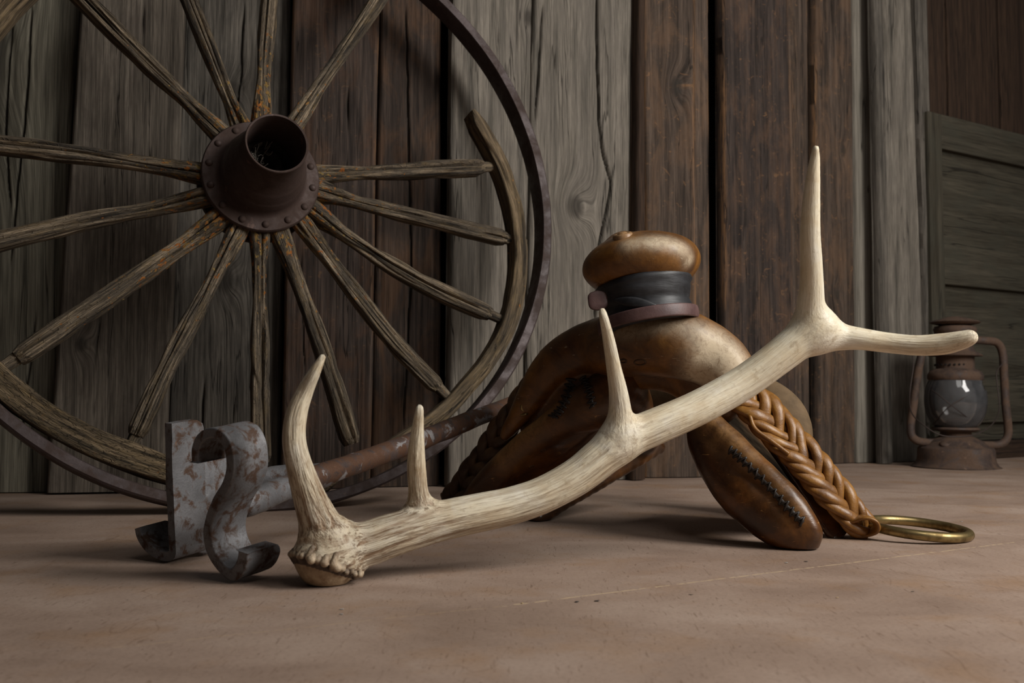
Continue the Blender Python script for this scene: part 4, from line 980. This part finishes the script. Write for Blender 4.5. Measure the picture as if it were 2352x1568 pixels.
# left braided rigging, dark, and its little staple
rig2 = empty('braided_rigging', P(1150, 1020, 1.5)); rig2.parent = sad; rig2.matrix_parent_inverse = sad.matrix_basis.inverted()
braid([P(1262, 850, 1.43), P(1215, 905, 1.45), P(1172, 965, 1.47), P(1125, 1030, 1.50), P(1080, 1095, 1.53), P(1040, 1150, 1.56), P(1025, 1163, 1.58)], .014, .005, .0085, .12, 4, M['braid_dark'], 'strand', nrm([-.3, -1, .4]), rig2)
V, Fc, G = tube(cr(np.array([P(1212, 912, 1.41), P(1200, 925, 1.40), P(1199, 940, 1.40), P(1212, 948, 1.405), P(1205, 952, 1.40), P(1190, 953, 1.41)]), 30), .0016, 10); mesh('staple', V, Fc, M['brass'], rig2)

# lacing: thongs crossing an open seam, laid on the leather surface
def lace(trees, line, half, n, name, parent, rr=.0013, gap=.0035, seed=0):
    rd = random.Random(seed); L = cr(np.array([(x, y, 0) for x, y in line]), n * 2 + 2); mb = MB(); mg = MB(); seam = []
    def pt(x, y, lift):
        bestp = None
        for t_ in trees:
            h = hit(t_, x, y)
            if h is not None and (bestp is None or h[0][1] < bestp[0][1]): bestp = h
        if bestp is None: return None
        q, nn = bestp; nn = nn if np.dot(nn, ray(x, y)) < 0 else -nn
        return q + nn * lift
    d = L[-1, :2] - L[0, :2]; d /= np.linalg.norm(d); nr = np.array([-d[1], d[0]])
    for i in range(n * 2 + 1):
        x, y = L[i, :2]; s_ = half * (1 if i % 2 else -1) * rd.uniform(.8, 1.25)
        a = pt(*(L[i, :2] + nr * s_), .0003); m_ = pt(*((L[i, :2] + L[i + 1, :2]) / 2), .0022); b_ = pt(*(L[i + 1, :2] - nr * s_), .0003)
        if a is None or b_ is None or m_ is None: continue
        seam.append(m_ - 0); mb.add(*tube(cr(np.array([a, m_, b_]), 9), rr * rd.uniform(.8, 1.3), 8))
    if seam:
        s2 = cr(np.array([pt(*L[i, :2], -.0012) for i in range(0, 2 * n + 2) if pt(*L[i, :2], -.0012) is not None]), 60)
        V, Fc, G = tube(s2, gap * (1 + .4 * fbm(np.stack([np.arange(60) * .5, np.zeros(60), np.zeros(60) + seed], -1), seed)), 10, r2=.0022)
        mb.add(V, Fc, G)
        mb.build(name, M['thong'], parent)
lace([right_tree], [(1676, 1030), (1712, 1062), (1760, 1110), (1805, 1160), (1845, 1200)], 9, 13, 'lacing', right_bar, seed=1)
lace([fork_tree, left_tree], [(1312, 868), (1304, 905), (1288, 940), (1270, 958)], 10, 8, 'lacing', fork, seed=2)
lace([fork_tree, left_tree], [(1338, 866), (1352, 895), (1362, 935)], 9, 6, 'lacing', fork, seed=3)
# curled slits under the swell and nail holes in the bar
for (x, y, rx, ry) in [(1432, 829, 7, 4), (1470, 832, 13, 6)]:
    h = hit(fork_tree, x, y)
    if h: 
        q = np.array([hit(fork_tree, x + rx * math.cos(t), y + ry * math.sin(t))[0] for t in np.linspace(0, 2 * math.pi, 24, endpoint=False)])
        V, Fc, G = tube(q, .0011, 8, closed=True, ref=(0, -1, 0)); mesh('curled_slit', V, Fc, M['braid_dark'], fork, gc=V, wear=np.zeros(len(V)))
for (x, y) in [(1247, 1035), (1222, 1072)]:
    h = hit(left_tree, x, y)
    if h:
        nn = h[1] if np.dot(h[1], ray(x, y)) < 0 else -h[1]
        V, Fc = lathe([(.0, -.001), (.0022, -.001), (.0034, .0008), (.0045, .0), (.005, -.002)], h[0], nn, 18); mesh('nail_hole', V, Fc, M['braid_dark'], left_bar, gc=V, wear=np.zeros(len(V)))

# ------------------------------------------------------------------ rusty lantern in the corner
LY = 2.46; lc = P(2196, 1080, LY); lc[2] = 0.0; s = LY / F
lan = empty('hurricane_lantern', lc); tag(lan, 'rusty hurricane lantern with dusty glass globe standing in the right corner', 'lantern')
LX = np.array([1, 0, 0]); tilt = nrm([.015, 0, 1])
def zy(py): return (CAMH + (904 - py) * s)
def ll(prof, name, mat, parent=lan, seg=56, **k):
    pr = [(r * s, max(0.001, zy(y))) for r, y in prof]; V, Fc = lathe(pr, lc, tilt, seg); return mesh(name, V, Fc, mat, parent, sharp=45, **k)
base = ll([(0, 1079), (96, 1079), (97, 1075), (90, 1066), (85, 1058), (83, 1050), (82, 1030), (79, 1026), (70, 1024), (60, 1013), (50, 1007), (40, 1003), (34, 1000), (33, 992), (46, 989), (52, 985), (50, 981), (44, 980)], 'fuel_tank', M['lantern'])
V, Fc = lathe([(0, .006), (.011, .006), (.012, .003), (.012, -.003)], lc + np.array([-.045, -.045, zy(1018) - .001]), nrm([-.2, -.5, 1]), 24); mesh('filler_cap', V, Fc, M['lantern'], base)
gp = [(43, 981), (52, 972), (61, 955), (66, 935), (67, 915), (65, 895), (60, 880), (57, 872)]
gpi = cr(np.array([(a, b_, 0) for a, b_ in gp]), 26)[:, :2]
V, Fc = lathe([(r * s, zy(y)) for r, y in gpi], lc, tilt, 64)
# a broken notch at the upper right of the globe
Fc = [f for f in Fc if not (V[f[0]][2] > zy(897) and V[f[0]][0] > lc[0] + 45 * s and V[f[0]][1] < lc[1] + .02 and V[f[0]][1] < lc[1] + .03)]
ob = mesh('globe', V, Fc, M['glass'], lan); md = ob.modifiers.new('solid', 'SOLIDIFY'); md.thickness = .002
ll([(57, 874), (60, 870), (60, 862), (56, 854), (48, 849), (42, 847)], 'globe_plate', M['lantern'])
ch = ll([(41, 849), (41, 818), (38, 818)], 'perforated_collar', M['lantern'])
hole = NT('dark vent hole', Base_Color=(.008, .006, .005, 1), Roughness=1).m
for i in range(26):
    a = 2 * math.pi * i / 26; d = np.array([math.cos(a), math.sin(a), 0]); c = lc + d * 41 * s + UP * zy(838)
    V, Fc = ball(c, (.0028, .0010, .0028), (np.cross(d, UP), d, UP), 10, 6); mesh('vent_hole', V, Fc, hole, ch)
ll([(38, 816), (58, 818), (59, 816), (50, 810), (42, 806), (39, 800), (38, 770), (44, 766), (47, 757), (44, 750), (34, 748)], 'chimney', M['lantern'])
ll([(30, 748), (52, 743), (55, 740), (50, 737), (30, 732), (22, 729), (12, 727), (0, 726)], 'hood', M['lantern'])
ll([(0, 990), (20, 990), (24, 975), (20, 965), (8, 960), (0, 958)], 'burner', M['lantern'])
for sg, pts in ((-1, [(2188, 775), (2150, 776), (2124, 788), (2115, 820), (2106, 870), (2098, 930), (2092, 975), (2094, 1000), (2110, 1013), (2140, 1016), (2165, 1016)]), (1, [(2222, 780), (2262, 782), (2290, 787), (2303, 812), (2306, 860), (2310, 930), (2315, 975), (2314, 1003), (2298, 1020), (2265, 1022), (2235, 1018)])):
    q = cr(np.array([P(x, y, LY) for x, y in pts]), 70); V, Fc, G = tube(q, .0098, 18); mesh('frame_tube', V, Fc, M['lantern'], lan)
def gpt(px, py, k=1.0): # on the front of the globe
    r = np.interp(py, [872, 880, 895, 915, 935, 955, 972, 981, 990], [57, 60, 65, 67, 66, 61, 52, 46, 46]) * 1.05
    dx = (px - 2199); dy = -math.sqrt(max(r * r - dx * dx, 4)); return P(px, py, LY + dy * s)
for w_ in ([(2262, 890), (2240, 900), (2185, 930), (2150, 965), (2142, 975)], [(2140, 895), (2160, 910), (2185, 930), (2220, 957), (2250, 977)]):
    V, Fc, G = tube(cr(np.array([gpt(*q_) for q_ in w_]), 40), .0012, 8); mesh('globe_guard_wire', V, Fc, M['wire'], lan)
V, Fc, G = tube(cr(np.array([P(2097, 815, LY), P(2098, 840, LY - .01), P(2090, 900, LY - .03), P(2093, 945, LY - .08), P(2120, 975, LY - .12), P(2165, 1000, LY - .14), P(2230, 1000, LY - .14), P(2275, 978, LY - .11), P(2295, 940, LY - .06), P(2290, 880, LY - .03), P(2290, 852, LY - .02), P(2309, 828, LY)]), 90), .0014, 8)
mesh('bail', V, Fc, M['wire'], lan)

# ------------------------------------------------------------------ bits of debris on the floor
flk = NT('dark glossy seed husk', Base_Color=(.03, .028, .027, 1), Roughness=.3).m
pal = NT('pale wood splinter', Base_Color=(.42, .30, .16, 1), Roughness=.7).m
mic = NT('silvery flake', Base_Color=(.35, .34, .32, 1), Roughness=.25).m
def husk(px, py, l, w_, ang_, mat, label):
    nm_ = {flk.name: 'seed_husk', pal.name: 'wood_splinter', mic.name: 'silvery_flake'}[mat.name]
    c = floor_pt(px, py); a = np.array([math.cos(ang_), math.sin(ang_), .06]); a = nrm(a); b_ = nrm(np.cross(UP, a)); n_ = np.cross(a, b_)
    V, Fc = ball(c, (l, w_, w_ * .4), (a, b_, n_), 12, 8); V = V + (.15 * w_) * fbm(V * 900, 2, 2)[:, None] * n_; V[:, 2] += .0002 - V[:, 2].min()
    return tag(mesh(nm_, V, Fc, mat), label, 'debris', 'small bits of debris on the floor')
husk(1325, 1383, .0022, .0011, .3, flk, 'dark husk on the scored floor line, left one of the close pair')
husk(1371, 1381, .0026, .0011, -.1, flk, 'dark husk on the floor, right one of the close pair by the scored line')
husk(1587, 1366, .0024, .0005, -.1, flk, 'thin dark sliver lying flat on the open floor below the saddle')
husk(1806, 1293, .0022, .0009, .1, mic, 'silvery flake on the floor just below the saddle bar tip')
husk(1851, 1290, .0024, .0008, -.2, flk, 'dark flake on the floor under the lower tip of the right saddle bar')
husk(785, 1400, .0021, .0009, .1, mic, 'upper of two silvery flakes below the antler burr')
husk(784, 1411, .0019, .0008, -.1, mic, 'lower of two silvery flakes below the antler burr')
husk(1923, 1373, .0018, .0007, .5, pal, 'pale wood splinter on the floor at right of centre')
husk(2096, 1359, .0018, .0005, -.4, flk, 'tiny dark sliver on the bright right floor')
husk(2209, 1198, .0020, .0008, 0, mic, 'grey flake on the floor behind the brass ring')
husk(1199, 1386, .0012, .0009, 0, pal, 'yellow crumb on the scored floor line')
